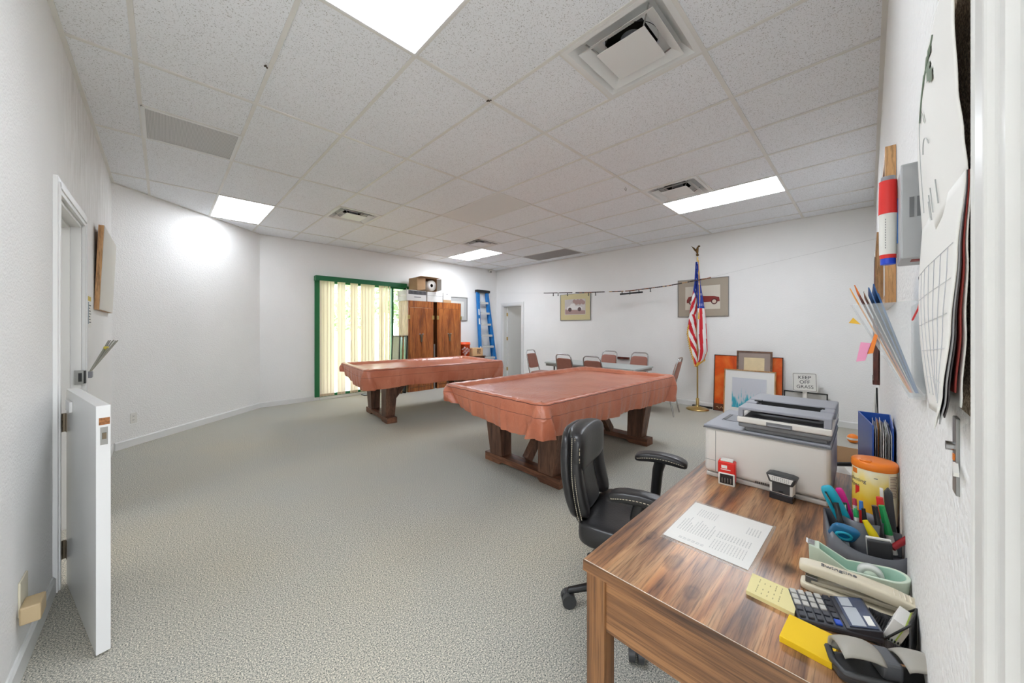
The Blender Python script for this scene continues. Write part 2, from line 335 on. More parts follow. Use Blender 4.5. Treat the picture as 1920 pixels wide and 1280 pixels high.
# near doorway casing on the right wall, moulded profile
pr=[(.445,0),(.445,.006),(.437,.012),(.424,.019),(.418,.014),(.405,.014),(.398,.020),(.372,.020),(.366,.015),(.352,.015),(.346,.011),(.335,.011),(.335,0)]
b=MB(); b.prism([(x,YR+y,0) for x,y in pr],(0,0,2.16)); b.prism([(ND0-(x-ND1),YR+y,0) for x,y in pr][::-1],(0,0,2.16))
b.box(ND0,YR,2.08,ND1,YR+.018,2.16)
b.box(ND1-.02,YR-T,0,ND1,YR,2.1); b.box(ND0,YR-T,0,ND0+.02,YR,2.1); b.box(ND0,YR-T,2.08,ND1,YR,2.1)
struct('trim_4',b,M_trimd,bevel=.002)
# ---------------------------------------------------------------- half door (swung open into the room)
hx,hy=XL+.036,LD0-.004; ang=math.atan2(2.265-hy,-.205-hx)   # leaf direction
def leafpt(u,n,z):  # u along the leaf, n across it
    return (hx+cos(ang)*u-sin(ang)*n, hy+sin(ang)*u+cos(ang)*n, z)
DW=math.hypot(2.265-hy,-.205-hx)
t=thing('half_door','white lower half door standing open against the left wall','door',(hx,hy,0))
b=MB()
b.prism([leafpt(.012,0,.012),leafpt(DW,0,.012),leafpt(DW,.043,.012),leafpt(.012,.043,.012)],(0,0,1.055)); M_doorg=pm('glossy_white_door_paint',(226,226,225),.22,bump=.04,bscale=30)
leaf=mesh('door_leaf',b,M_doorg,t,bevel=.002)
for z in (.884,.193):
    b=MB(); b.prism([leafpt(.0,-.002,z-.05),leafpt(.03,-.002,z-.05),leafpt(.03,.0,z-.05),leafpt(.0,.0,z-.05)],(0,0,.1))
    b.box(XL+.001,hy-.006,z-.05,hx-.001,hy-.003,z+.05)
    for k in range(3): b.cyl((XL+.019,hy-.008,z-.05+k*.034),(XL+.019,hy-.008,z-.05+k*.034+.030),.007,n=10)
    h=mesh('hinge',b,M_hinge,t)
b=MB(); u=DW
b.prism([leafpt(u,.012,.90),leafpt(u+.002,.012,.90),leafpt(u+.002,.034,.90),leafpt(u,.034,.90)],(0,0,.075))
o=mesh('latch_plate',b,M_steel,t); b=MB(); b.prism([leafpt(u+.002,.017,.925),leafpt(u+.009,.017,.925),leafpt(u+.009,.029,.925),leafpt(u+.002,.029,.925)],(0,0,.026)); mesh('latch_bolt',b,M_hinge,o)
b=MB(); b.prism([leafpt(u+.0004,.008,.985),leafpt(u+.0012,.008,.985),leafpt(u+.0012,.040,.985),leafpt(u+.0004,.040,.985)],(0,0,.03)); q=mesh('chipped_edge',b,pm('bare_splintered_wood',(158,104,62),.8,noise=.5,nscale=120),t); q['label']='bare splintered wood at chipped corner'
b=MB(); b.prism([leafpt(.10,-.012,.965),leafpt(.22,-.012,.965),leafpt(.22,0,.965),leafpt(.10,0,.965)],(0,0,.055)); mesh('kick_block',b,M_doorg,t,bevel=.003)
# strike box on the far jamb, screw hole
b=MB(); b.box(XL-.03,LD1-J-.012,1.0,XL+.012,LD1-J,1.1); b.mat(1); b.box(XL-.012,LD1-J-.02,1.02,XL+.004,LD1-J-.012,1.08); b.box(XL+.012,LD1-J-.016,1.005,XL+.022,LD1-.004,1.095)
solo('latch_strike','steel and black latch strike on the far jamb of the half door opening','latch',b,[M_steel,M_black],(XL,LD1,1.05))
t=thing('bare_hinge_mortise','pair of dark empty hinge cuts in the near white door jamb','mortise',(XL,LD0,1.18))
for z in (1.12,1.25):
    b=MB(); b.box(XL-.02,LD0+J,z-.02,XL-.004,LD0+J+.0015,z+.02); mesh('cut',b,M_hinge,t)
# ---------------------------------------------------------------- left wall items
t=thing('canvas_panel','plain off white canvas panel with honey wood edge hung on left wall','canvas',(XL,5.15,1.56))
b=MB(); b.prism([(XL+.001,4.5,1.555),(XL+.03,4.5,1.555),(XL+.058,4.5,2.27),(XL+.026,4.5,2.27)],(0,1.05,0)); mesh('stretcher',b,M_mount,t)
b=MB(); b.prism([(XL+.0305,4.503,1.558),(XL+.033,4.503,1.558),(XL+.061,4.503,2.267),(XL+.0585,4.503,2.267)],(0,1.044,0)); mesh('canvas_face',b,pm('woven_canvas',(220,216,206),.8,bump=.4,bscale=150),t)
t=thing('wall_flyer','small printed flyer taped to left wall beside the half door opening','flyer',(XL,4.2,1.4))
b=MB(); b.box(XL,4.09,1.40,XL+.002,4.34,1.66); mesh('sheet',b,M_paper,t)
b=MB(); b.box(XL+.002,4.11,1.61,XL+.003,4.32,1.645); o=mesh('banner',b,pm('flyer_yellow',(214,190,90),.7),t); b=MB(); b.box(XL+.002,4.115,1.43,XL+.003,4.2,1.60); mesh('photo',b,pm('flyer_blue_grey',(140,156,164),.7),t)
b=MB()
for k in range(7): b.box(XL+.002,4.215,1.44+k*.022,XL+.003,4.315-(k%3)*.02,1.448+k*.022)
mesh('print',b,M_ink,t)
t=thing('rod_bundle','bundle of thin rods with yellow tag leaning out from left wall holder','rods',(XL,4.0,1.05))
random.seed(3)
b=MB()
for k in range(6):
    a=Vector((XL+.02,4.0+.004*k,1.058)); q=Vector((XL+.085+.010*k,4.47+.05*random.random(),1.285+.012*random.random())); b.cyl(a,q,.0045,n=6)
mesh('rod',b,pm('grey_green_rod',(140,138,124),.45),t)
b=MB(); b.at((XL+.08,4.37,1.225)); b.pad((0,0,0),(.03,.05,.045)); mesh('tag',b,pm('tag_yellow',(214,196,80),.6),t)
b=MB(); b.box(XL,3.985,1.03,XL+.04,4.045,1.075); mesh('holder',b,M_grey,t,bevel=.004)
t=thing('phone_jack_box','beige jack box on ivory wall plate low on left wall','wall box',(XL,2.42,.3))
b=MB(); b.box(XL,2.36,.235,XL+.007,2.47,.375); mesh('wall_plate',b,pm('ivory_plastic',(214,206,184),.45),t,bevel=.003)
b=MB(); b.box(XL+.007,2.33,.215,XL+.062,2.425,.285); mesh('housing',b,pm('tan_plastic',(186,164,128),.5),t,bevel=.006)
# outlet on slanted wall
t=thing('wall_outlet','white electrical outlet low on the slanted corner wall','outlet',(XL+.1*dx,CY+.1*dy,.35))
b=MB(); dd=Vector((dx,dy,0)).normalized(); nn=Vector((dd.y,-dd.x,0)); c=Vector((XL+.1*dx,CY+.1*dy,.33))
def slab(b,c,u,n,w,h,t0,t1): b.prism([c-u*w/2+n*t0-Vector((0,0,h/2)),c+u*w/2+n*t0-Vector((0,0,h/2)),c+u*w/2+n*t1-Vector((0,0,h/2)),c-u*w/2+n*t1-Vector((0,0,h/2))],(0,0,h))
slab(b,c,dd,nn,.074,.118,0,.006); mesh('cover_plate',b,M_white,t,bevel=.002)
for z in (-.022,.022):
    b=MB(); slab(b,c+Vector((0,0,z)),dd,nn,.03,.028,.006,.008); o=mesh('socket',b,M_white,t)
    b=MB(); slab(b,c+dd*.006+Vector((0,0,z)),dd,nn,.003,.009,.008,.0085); slab(b,c-dd*.006+Vector((0,0,z)),dd,nn,.003,.009,.008,.0085); mesh('slot',b,M_black_ink,o)
# ---------------------------------------------------------------- window, blinds, outdoors
t_=MB(); fw=.05
t_.box(WX0,YW+.03,WZ0,WX0+fw,YW+.09,WZ1); t_.box(WX1-fw,YW+.03,WZ0,WX1,YW+.09,WZ1); t_.box(WX0,YW+.03,WZ0,WX1,YW+.09,WZ0+fw); t_.box(WX0,YW+.03,WZ1-fw,WX1,YW+.09,WZ1)
M_green=pm('green_painted_frame',(22,104,62),.5,bump=.1,bscale=30)
wfr=struct('window_1',t_,M_green,bevel=.002)
b=MB(); b.box(3.70,YW+.025,WZ0+fw,3.745,YW+.085,WZ1-fw); mesh('mullion',b,M_green,wfr)
tg=NT('window_glass'); tr=tg.n('ShaderNodeBsdfTransparent'); gl=tg.n('ShaderNodeBsdfGlossy',Roughness=.02); mxs=tg.n('ShaderNodeMixShader'); fr=tg.n('ShaderNodeFresnel',IOR=1.45)
tg.l(fr.outputs[0],mxs.inputs[0]); tg.l(tr.outputs[0],mxs.inputs[1]); tg.l(gl.outputs[0],mxs.inputs[2]); tg.l(mxs.outputs[0],tg.t.nodes['Material Output'].inputs[0]); M_glass=tg.m
for x0,x1 in ((WX0+fw,3.70),(3.745,WX1-fw)):
    b=MB(); b.box(x0,YW+.055,WZ0+fw,x1,YW+.06,WZ1-fw); mesh('pane',b,M_glass,wfr)
b=MB(); b.box(2.10,YW-.022,.06,2.19,YW,2.40); b.box(WX1,YW-.02,.06,4.12,YW,2.36); struct('trim_5',b,M_green,bevel=.003)
b=MB(); b.box(2.19,YW-.02,0.0,WX1,YW+.03,.05); struct('trim_6',b,M_trim,bevel=.002)
tb=NT('beige_blind_vane'); tb.b.inputs['Base Color'].default_value=rgba((240,230,212)); tb.b.inputs['Roughness'].default_value=.6
trn=tb.n('ShaderNodeBsdfTranslucent'); trn.inputs['Color'].default_value=rgba((248,230,206)); ms=tb.n('ShaderNodeMixShader'); ms.inputs[0].default_value=.27
tb.l(tb.b.outputs[0],ms.inputs[1]); tb.l(trn.outputs[0],ms.inputs[2]); tb.l(ms.outputs[0],tb.t.nodes['Material Output'].inputs[0]); M_vane=tb.m
t=thing('vertical_blind','beige vertical blind under green valance across the sliding glass door','blind',(3.0,YW-.08,.05))
b=MB(); b.box(2.09,YW-.135,2.31,3.99,YW-.125,2.405); b.box(2.09,YW-.125,2.31,2.10,YW,2.405); b.box(3.98,YW-.125,2.31,3.99,YW,2.405); b.box(2.09,YW-.125,2.398,3.99,YW,2.405); mesh('valance',b,M_green,t,bevel=.002)
b=MB(); b.box(2.11,YW-.10,2.335,3.97,YW-.06,2.375); mesh('headrail',b,M_white,t)
vs=[(2.205,25),(2.27,12),(2.335,20),(2.40,14),(2.535,18),(2.61,12),(2.755,60),(2.80,16),(2.865,14),(2.975,50),(3.02,20),(3.085,14),(3.155,12),(3.225,16),(3.385,24),(3.44,12),(3.525,14),(3.60,40)]
for i,(x,a) in enumerate(vs):
    b=MB(); b.at((x,YW-.08,0),rz=math.radians(a)); w=.089
    b.grid(lambda u,v:((u-.5)*w,.006*(1-(2*u-1)**2),.075+v*2.255),6,1); vn=mesh('vane',b,M_vane,t)
    if i<18:
        b=MB(); b.at((x,YW-.08,0),rz=math.radians(a)); b.box(-.04,.001,.077,.04,.004,.12); o=mesh('bottom_weight',b,pm('vane_weight',(206,186,158),.6),vn)
# outdoors: lawn and hedge shrubs
tl=NT('sunny_lawn'); nz=tl.n('ShaderNodeTexNoise',Scale=3.0,Detail=6.0); tl.l(tl.co(),nz.inputs['Vector']); tl.l(tl.ramp(nz.outputs['Fac'],[(.3,rgba((150,172,124))),(.7,rgba((188,206,156)))]),tl.b.inputs['Base Color']); tl.b.inputs['Roughness'].default_value=.9
b=MB(); b.box(-12,YW+.14,-.12,20,40,-.05); struct('lawn',b,tl.m)
b=MB(); b.box(-14,-14,-.12,16,YR-1.6,-.06); struct('added_pavement',b,pm('concrete',(196,192,184),.8))  # unseen ground added outside the doorway to bounce daylight indoors
b=MB(); b.box(WX0-.3,YW+.13,-.05,WX1+.6,YW+1.3,-.02); struct('patio',b,pm('concrete',(196,192,184),.8))
tf=NT('shrub_leaf'); nz=tf.n('ShaderNodeTexNoise',Scale=2.5,Detail=3.0); tf.l(tf.co(),nz.inputs['Vector']); tf.l(tf.ramp(nz.outputs['Fac'],[(.3,rgba((126,156,108))),(.7,rgba((190,212,164)))]),tf.b.inputs['Base Color'])
def shrub(x,y,h,r,seed,label):
    rd=random.Random(seed); t=thing('leafy_tree',label,'tree',(x,y,-.06),0,'trees seen through the blind')
    b=MB(); b.tube([(x,y,-.06),(x+.05,y,h*.4),(x-.05,y+.05,h*.75)],[.09,.06,.02],8); mesh('trunk',b,pm('grey_bark',(120,104,88),.9),t)
    b=MB(); vs_=[];fs_=[]
    for k in range(2200):
        th=rd.random()*2*PI; ph=math.acos(2*rd.random()-1); q=r*(.35+.65*rd.random()**.4)
        c=Vector((x+q*sin(ph)*cos(th),y+q*sin(ph)*sin(th),h*.66+h*.40*q/r*cos(ph)))
        d1=Vector((rd.uniform(-1,1),rd.uniform(-1,1),rd.uniform(-1,1))).normalized(); d2=d1.orthogonal().normalized()
        o=len(vs_); l=.16; vs_+=[c-d1*l,c+d2*l*.45,c+d1*l,c-d2*l*.45]; fs_.append((o,o+1,o+2,o+3))
    b.add(vs_,fs_); mesh('foliage',b,tf.m,t)
shrub(5.4,15.5,4.6,2.2,1,'leafy green tree beyond the lawn seen through the left gaps of the blind'); shrub(9.2,15.0,4.0,2.0,2,'leafy green tree outdoors at the right edge of the glass door beside the armoire')
# ---------------------------------------------------------------- ceiling fixtures
def troffer(x0,x1,y0,y1,label,lit=True,lamp=None):
    t=thing('ceiling_light' if lit else 'light_lens_panel',label,'ceiling light' if lit else 'ceiling panel',((x0+x1)/2,(y0+y1)/2,CEIL),0,'lit lens lights in the ceiling grid' if lit else None)
    b=MB(); f=.014
    for q in ((x0,y0,x1,y0+f),(x0,y1-f,x1,y1),(x0,y0+f,x0+f,y1-f),(x1-f,y0+f,x1,y1-f)): b.box(q[0],q[1],CEIL-.004,q[2],q[3],CEIL+.01)
    b.box(x0,y0,CEIL+.06,x1,y1,CEIL+.07)
    mesh('frame',b,M_trim,t)
    b=MB(); b.box(x0+f,y0+f,CEIL+.001,x1-f,y1-f,CEIL+.006); mesh('diffuser',b,lamp if lit else pm('unlit_lens',(226,225,222),.5),t)
troffer(*holes[0],'lit ceiling light nearest the camera, cut by the top edge of photo',lamp=M_lamps[0])
troffer(*holes[1],'lit ceiling light in the corner above the slanted wall',lamp=M_lamps[1])
troffer(*holes[2],'lit long ceiling light on the right, beside the open round vent',lamp=M_lamps[2])
troffer(*holes[3],'lit ceiling light farthest back, above the armoires',lamp=M_lamps[3])
troffer(*holes[10],'smooth unlit white lens panel among the ceiling tiles',False)
def diffuser(x0,x1,y0,y1,label):
    cx,cy=(x0+x1)/2,(y0+y1)/2; s=(x1-x0)/2-.008
    t=thing('ceiling_diffuser',label,'air vent',(cx,cy,CEIL),0,'square air diffusers in the ceiling')
    def ring(b,a0,z0,a1,z1):
        for k in range(4):
            M0=Matrix.Rotation(k*PI/2,4,'Z')
            b.add([tuple(Vector((cx,cy,0))+M0@Vector(p)) for p in ((-a0,-a0,z0),(a0,-a0,z0),(a1,-a1,z1),(-a1,-a1,z1))],[(0,1,2,3)])
    b=MB(); ring(b,s,CEIL-.004,s-.03,CEIL-.004); ring(b,s-.03,CEIL-.004,s-.085,CEIL+.055); ring(b,s-.085,CEIL+.055,.12,CEIL+.06); ring(b,s,CEIL-.004,s,CEIL+.01)
    mesh('pan',b,M_trim,t)
    b=MB(); ring(b,.222,CEIL-.012,.165,CEIL+.024); ring(b,.222,CEIL-.010,.165,CEIL+.027); ring(b,.222,CEIL-.012,.222,CEIL-.010); mesh('cone',b,M_trim,t)
    b=MB(); b.box(cx-.145,cy-.145,CEIL-.018,cx+.145,cy+.145,CEIL-.013); mesh('center_plate',b,M_trim,t,bevel=.002)
    for sx,sy in ((-1,-1),(1,-1),(1,1),(-1,1)):
        b=MB(); b.cyl((cx+sx*.13,cy+sy*.13,CEIL-.014),(cx+sx*.19,cy+sy*.19,CEIL+.05),.004,n=6); mesh('bracket',b,M_steel,t)
    b=MB(); b.lathe([(.15,0),(.15,.12)],(cx,cy,CEIL+.055),32); b.lathe([(0.001,.12),(.15,.12)],(cx,cy,CEIL+.055),32); mesh('duct_collar',b,pm('dark_duct_metal',(60,58,56),.5,.5),t)
    b=MB(); b.lathe([(.06,0),(.06,.06)],(cx,cy,CEIL+.03),24); mesh('neck',b,M_grey,t)
diffuser(*holes[4],'large white square air diffuser nearest the camera at the top of photo')
diffuser(*holes[5],'white square air diffuser beside the long right ceiling light')
diffuser(*holes[6],'white square air diffuser near the corner ceiling light on the left')
diffuser(*holes[7],'small looking white square air diffuser farthest back beside the back light')
t=thing('return_grille','grey perforated return air grille in the ceiling above the half door','air vent',(.18,4.03,CEIL))
x0,x1,y0,y1=holes[8]; b=MB(); f=.022
for q in ((x0,y0,x1,y0+f),(x0,y1-f,x1,y1),(x0,y0+f,x0+f,y1-f),(x1-f,y0+f,x1,y1-f)): b.box(q[0],q[1],CEIL-.006,q[2],q[3],CEIL+.012)
mesh('frame',b,M_trim,t)
tq=NT('perforated_metal'); vo=tq.n('ShaderNodeTexVoronoi',Scale=120.0); vo.inputs['Randomness'].default_value=0; tq.l(tq.co(),vo.inputs['Vector']); tq.l(tq.ramp(vo.outputs['Distance'],[(.28,rgba((150,150,148))),(.38,rgba((206,205,203)))]),tq.b.inputs['Base Color'])
b=MB(); b.box(x0+f,y0+f,CEIL,x1-f,y1-f,CEIL+.004); mesh('screen',b,tq.m,t)
t=thing('return_grille','flat grey return air panel in the ceiling near the far wall','air vent',(6.28,4.94,CEIL))
x0,x1,y0,y1=holes[9]; b=MB(); f=.016
for q in ((x0,y0,x1,y0+f),(x0,y1-f,x1,y1),(x0,y0+f,x0+f,y1-f),(x1-f,y0+f,x1,y1-f)): b.box(q[0],q[1],CEIL-.004,q[2],q[3],CEIL+.01)
mesh('frame',b,pm('grey_vent_frame',(176,173,170),.5),t)
b=MB(); b.box(x0+f,y0+f,CEIL,x1-f,y1-f,CEIL+.004); mesh('screen',b,pm('grey_filter_cloth',(152,147,145),.85,noise=.05,nscale=30),t)
t=thing('dome_camera','small white security camera at the ceiling in the back right corner','camera',(6.60,YW,CEIL))
b=MB(); b.lathe([(.001,0),(.062,0),(.062,-.018),(.05,-.022)],(6.60,YW-.075,CEIL-.003),20); mesh('mount',b,M_white,t)
b=MB(); b.pad((6.60,YW-.075,CEIL-.062),(.1,.1,.1),1,1); o=mesh('housing',b,M_white,t); b=MB(); b.pad((6.578,YW-.112,CEIL-.078),(.036,.036,.036),1,1); mesh('lens',b,M_black,t)
b=MB(); b.tube([(3.875,1.96,CEIL)]+[(3.875+.018*sin(a),1.96,CEIL-.028-.018*cos(a)) for a in [PI,2.2,1.4,.6,-.2,-1.0,-1.8]],.0028,6)
solo('ceiling_hook','tiny white screw hook in a ceiling tile near the open vent','hook',b,M_steel,(3.875,1.96,CEIL))
random.seed(11)
for (x,y,l) in ((1.690,1.893,'dark insect nest clump at the crossing of ceiling grid bars'),(.470,2.62,'small brown crumb stuck to a ceiling grid bar on the left')):
    b=MB()
    for k in range(7 if y<2 else 3): b.pad((x+random.uniform(-.012,.012),y+random.uniform(-.012,.012),CEIL-.004-random.random()*.008),(.012,.01,.01),1,1,8,5)
    solo('ceiling_debris',l,'debris',b,pm('dark_debris',(72,58,46),.9),(x,y,CEIL))
# ---------------------------------------------------------------- pool tables
RIM=.828
def pool_cover(b,cx,cy,rz,L_,W_,seed,zb,tuck):
    rd=random.Random(seed); b.at((cx,cy,0),rz=rz); hl,hw,rc=L_/2,W_/2,.07
    segs=[];  n_arc=9
    def corner(x,y,a0):
        return [(x+rc*cos(a0+i*PI/2/n_arc),y+rc*sin(a0+i*PI/2/n_arc),a0+i*PI/2/n_arc) for i in range(n_arc+1)]
    def side(p,q,a,n): return [(p[0]+(q[0]-p[0])*i/n,p[1]+(q[1]-p[1])*i/n,a) for i in range(1,n)]
    A=hl-rc; B=hw-rc
    P_=corner(A,B,0)+side((A,hw),(-A,hw),PI/2,110)+corner(-A,B,PI/2)+side((-hl,B),(-hl,-B),PI,62)+corner(-A,-B,PI)+side((-A,-hw),(A,-hw),1.5*PI,110)+corner(A,-B,1.5*PI)+side((hl,-B),(hl,B),2*PI,62)
    N=len(P_); s=[0]
    for i in range(1,N): s.append(s[-1]+math.hypot(P_[i][0]-P_[i-1][0],P_[i][1]-P_[i-1][1]))
    tot=s[-1]; ph=[rd.random()*6.28 for _ in range(8)]
    pleats=[(rd.random()*tot,rd.uniform(.02,.05),rd.uniform(.5,1)) for _ in range(26)]
    cor=[s[n_arc//2],s[n_arc+110+n_arc//2],s[2*n_arc+172+n_arc//2],s[3*n_arc+282+n_arc//2]]
    def rip(x): return .010*sin(x*13+ph[0])+.009*sin(x*29+ph[1])*(.6+.4*sin(x*3))+.005*sin(x*61+ph[2])+.007*sin(x*5+ph[3])
    rows=[]
    inner=[(.145,.792),(.13,.792),(.115,.797),(.098,.817),(.085,RIM-.004),(.075,RIM),(.03,RIM+.002),(.010,RIM-.001),(.002,RIM-.007),(-.002,RIM-.016)]
    V=[]
    for off,z in inner:
        V.append([(p[0]-off*cos(p[2]) if abs(cos(p[2]))<.999 and abs(sin(p[2]))<.999 else p[0]-off*cos(p[2]),p[1]-off*sin(p[2]),z+(.002*sin(s[i]*40+ph[4]) if off<.12 else 0)) for i,p in enumerate(P_)])
    # rows with offset larger than the corner radius keep a sharp inner corner
    nr=14
    for k in range(1,nr+1):
        t=k/nr; row=[]
        for i,p in enumerate(P_):
            x=s[i]; o=.004+rip(x)*t**.8
            for c,w,a in pleats:
                d=min(abs(x-c),tot-abs(x-c))
                if d<w: o+=.024*a*t*cos(d/w*PI/2)*(1 if a>.7 else -1)
            zz=zb
            for ci,c in enumerate(cor):
                d=min(abs(x-c),tot-abs(x-c))
                d0=.015+.105*t; fold=.050*math.exp(-((d-d0)/.028)**2)+.034*math.exp(-(d/.085)**2)-.034*math.exp(-((d-d0-.065)/.035)**2)
                o+=fold*t
                zz+=(tuck[ci])*math.exp(-(d/(.42 if tuck[ci]>.05 else .25))**2)
            zz+=.008*sin(x*3.1+ph[5])+.006*sin(x*9+ph[6])
            o-=.028*t**3        # lower hem drawn slightly under
            z=RIM-.016+(zz-RIM+.016)*t
            row.append((p[0]+o*cos(p[2]),p[1]+o*sin(p[2]),z))
        V.append(row)
    flat=[q for r in V for q in r]; fs=[]
    for k in range(len(V)-1):
        for i in range(N):
            j=(i+1)%N; fs.append((k*N+i,(k+1)*N+i,(k+1)*N+j,k*N+j))
    b.add(flat,fs,True)
    # bed with shallow sag and creases
    bx,by=hl-.145,hw-.145
    def bed(u,v):
        x=(2*u-1)*(bx+.03); y=(2*v-1)*(by+.03)
        z=.7915+.003*sin(x*7+y*3+ph[0])*sin(y*9+ph[1])+.0025*sin(x*23+ph[2]+y*5)*math.exp(-((abs(x)-bx)/.35)**2)
        return (x,y,z)
    b.grid(bed,60,34)
    return [b.M@Vector(q) for q in V[9]],[b.M@Vector(q) for q in V[14]]
def pool_table(cx,cy,rz,L_,W_,tl,cl,seed,zb,tuck,feet):
    t=thing('pool_table',tl,'pool table',(cx,cy,0),rz,'pool tables under brown vinyl covers')
    R=Matrix.Translation((cx,cy,0))@Matrix.Rotation(rz,4,'Z')
    hl,hw=L_/2-.06,W_/2-.06
    b=MB(); b.M=R; b.box(-hl,-hw,.66,hl,hw,.782); mesh('table_body',b,M_tabwood,t)
    for sx,xf in ((-1,feet[0]),(1,feet[1])):
        b=MB(); b.M=R; w=.155; yh=.50
        b.prism([(xf-w/2,-yh,0),(xf-w/2,-yh+.22,0),(xf-w/2,-yh+.26,.028),(xf-w/2,yh-.26,.028),(xf-w/2,yh-.22,0),(xf-w/2,yh,0),(xf-w/2,yh,.085),(xf-w/2,-yh,.085)],(w,0,0)); ft=mesh('foot',b,M_footwood,t,bevel=.004)
        for sy in (-1,1):
            b=MB(); b.M=R; y0,y1=sy*.245,sy*.425; y2,y3=sy*.27,sy*.52
            a0=xf-.07;a1=xf+.07
            lo=[(a0,y0),(a1,y0),(a1,y1),(a0,y1)]; hi=[(a0-.015,y2),(a1+.015,y2),(a1+.015,y3),(a0-.015,y3)]
            b.add([(x,y,.085) for x,y in lo]+[(x,y,.665) for x,y in hi],[(0,1,5,4),(1,2,6,5),(2,3,7,6),(3,0,4,7),(0,3,2,1),(4,5,6,7)]); mesh('leg',b,M_tabwood,t,bevel=.004)
        b=MB(); b.M=R; b.bar((xf-sx*.05,0,.10),(xf-sx*.50,0,.66),.085,.07,(0,1,0)); mesh('brace',b,M_tabwood,t)
    b=MB(); pl,pl2=pool_cover(b,cx,cy,rz,L_,W_,seed,zb,tuck)
    c=solo('table_cover',cl,'table cover',b,M_vinyl,(cx,cy,.8),'fitted brown vinyl pool table covers')
    b=MB(); b.tube([(p.x,p.y,p.z) for p in pl[::2]],.0035,5,closed=True); mesh('seam_piping',b,M_seam,c)
    b=MB(); b.tube([(p.x,p.y,p.z) for p in pl2],.0018,4,closed=True); mesh('skirt_seam',b,M_seam,c)
pool_table(3.29,2.33,math.radians(-1.5),2.46,1.34,'walnut legged pool table nearest the camera, closest to the desk chair','brown vinyl cover on the nearer pool table',21,.545,(-.01,.11,.0,-.015),(-.74,.90))
pool_table(3.22,5.26,math.radians(-6.5),2.38,1.34,'walnut legged pool table farther back by the sliding glass door','brown vinyl cover on the farther pool table by the glass door',5,.555,(-.01,.15,-.01,-.03),(-.75,.82))
# ---------------------------------------------------------------- armoires and things around them
def armoire(x0,x1,y0,y1,h,label,side):
    t=thing('armoire',label,'armoire',((x0+x1)/2,(y0+y1)/2,0),0,'pine armoires by the glass door')
    b=MB(); b.box(x0,y0+.022,0,x1,y1,.08); b.box(x0,y0+.022,.08,x0+.02,y1,h); b.box(x1-.02,y0+.022,.08,x1,y1,h); b.box(x0+.02,y1-.012,.08,x1-.02,y1,h); b.box(x0+.02,y0+.022,.08,x1-.02,y1-.012,.10); b.box(x0+.02,y0+.022,h-.02,x1-.02,y1-.012,h)
    mesh('carcass',b,side,t,bevel=.002)
    b=MB(); b.box(x0,y0,h-.145,x1,y0+.022,h); b.box(x0,y0,0,x1,y0+.022,.09); b.box(x0,y0,.40,x1,y0+.022,.46); b.box(x0,y0,.09,x0+.03,y0+.022,h-.145); b.box(x1-.03,y0,.09,x1,y0+.022,h-.145); mesh('face_frame',b,M_cab,t,bevel=.002)
    xm=(x0+x1)/2
    for a,c,hs in ((x0+.032,xm-.002,x0+.01),(xm+.002,x1-.032,x1-.01)):
        b=MB(); b.box(a,y0-.006,.465,c,y0+.016,h-.15); d=mesh('door',b,M_cab,t,bevel=.003)
        for z in (.62,h-.36): 
            b=MB(); b.box(hs-.028,y0-.010,z-.045,hs+.028,y0-.006,z+.045); mesh('hinge',b,M_brass,d)
        b=MB(); b.box(a,y0-.004,.10,c,y0+.016,.395); mesh('drawer',b,M_cab,t,bevel=.003)
    b=MB(); b.box(xm-.03,y0-.014,1.19,xm+.035,y0-.006,1.26); b.box(xm-.022,y0-.02,1.09,xm+.022,y0-.008,1.20); mesh('hasp',b,M_hinge,t,bevel=.003)
    b=MB()
    for sx in (-1,1): b.box(xm+sx*.038-.02,y0-.012,1.255,xm+sx*.038+.02,y0-.006,1.275)
    mesh('latch_tab',b,M_steel,t)
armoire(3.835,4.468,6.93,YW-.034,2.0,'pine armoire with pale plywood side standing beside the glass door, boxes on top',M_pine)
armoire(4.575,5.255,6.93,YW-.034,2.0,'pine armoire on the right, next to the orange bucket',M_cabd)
def carton(x0,x1,y0,y1,z0,z1,label,m,extra=None,group='cartons on top of the armoires'):
    t=thing('carton',label,'box',((x0+x1)/2,(y0+y1)/2,z0),0,group)
    b=MB(); b.box(x0,y0,z0,x1,y1,z1); mesh('body',b,m,t,bevel=.003); return t
t=carton(3.80,4.29,6.94,7.36,2.001,2.235,'white printed carton with black band on the left armoire',M_cardw)
b=MB(); b.box(3.84,6.9385,2.14,4.285,6.94,2.225); mesh('printed_band',b,pm('carton_black_print',(74,72,74),.6,noise=.6,nscale=14),t)
b=MB(); b.box(3.98,6.938,2.075,4.15,6.9395,2.095); mesh('print',b,M_ink,t)
b=MB(); b.box(3.7985,6.96,2.10,3.80,7.33,2.14); mesh('tape',b,pm('packing_tape',(190,180,164),.4),t)
t=carton(4.31,4.72,6.93,7.30,2.001,2.225,'plain white carton in the middle of the armoire tops',M_cardw)
b=MB(); b.box(4.31,6.9285,2.135,4.72,6.93,2.14); mesh('lid_seam',b,M_ink,t)
t=carton(4.74,4.96,6.93,7.2,2.001,2.235,'small white and brown carton on the right armoire',M_cardw)
b=MB(); b.box(4.738,6.928,2.001,4.962,6.93,2.065); mesh('brown_panel',b,M_card,t); b=MB(); b.box(4.82,6.928,2.19,4.87,6.93,2.205); mesh('print',b,M_ink,t)
t=thing('open_carton','open cardboard carton lying on its side with white paper rolls inside','box',(4.28,7.12,2.24))
x0,x1,y0,y1,z0,z1=4.05,4.56,6.93,7.30,2.238,2.53
b=MB(); b.box(x0,y0,z0,x1,y1,z0+.006); b.box(x0,y0,z1-.006,x1,y1,z1); b.box(x0,y0,z0,x0+.006,y1,z1); b.box(x1-.006,y0,z0,x1,y1,z1); b.box(x0,y1-.006,z0,x1,y1,z1); mesh('body',b,M_card,t)
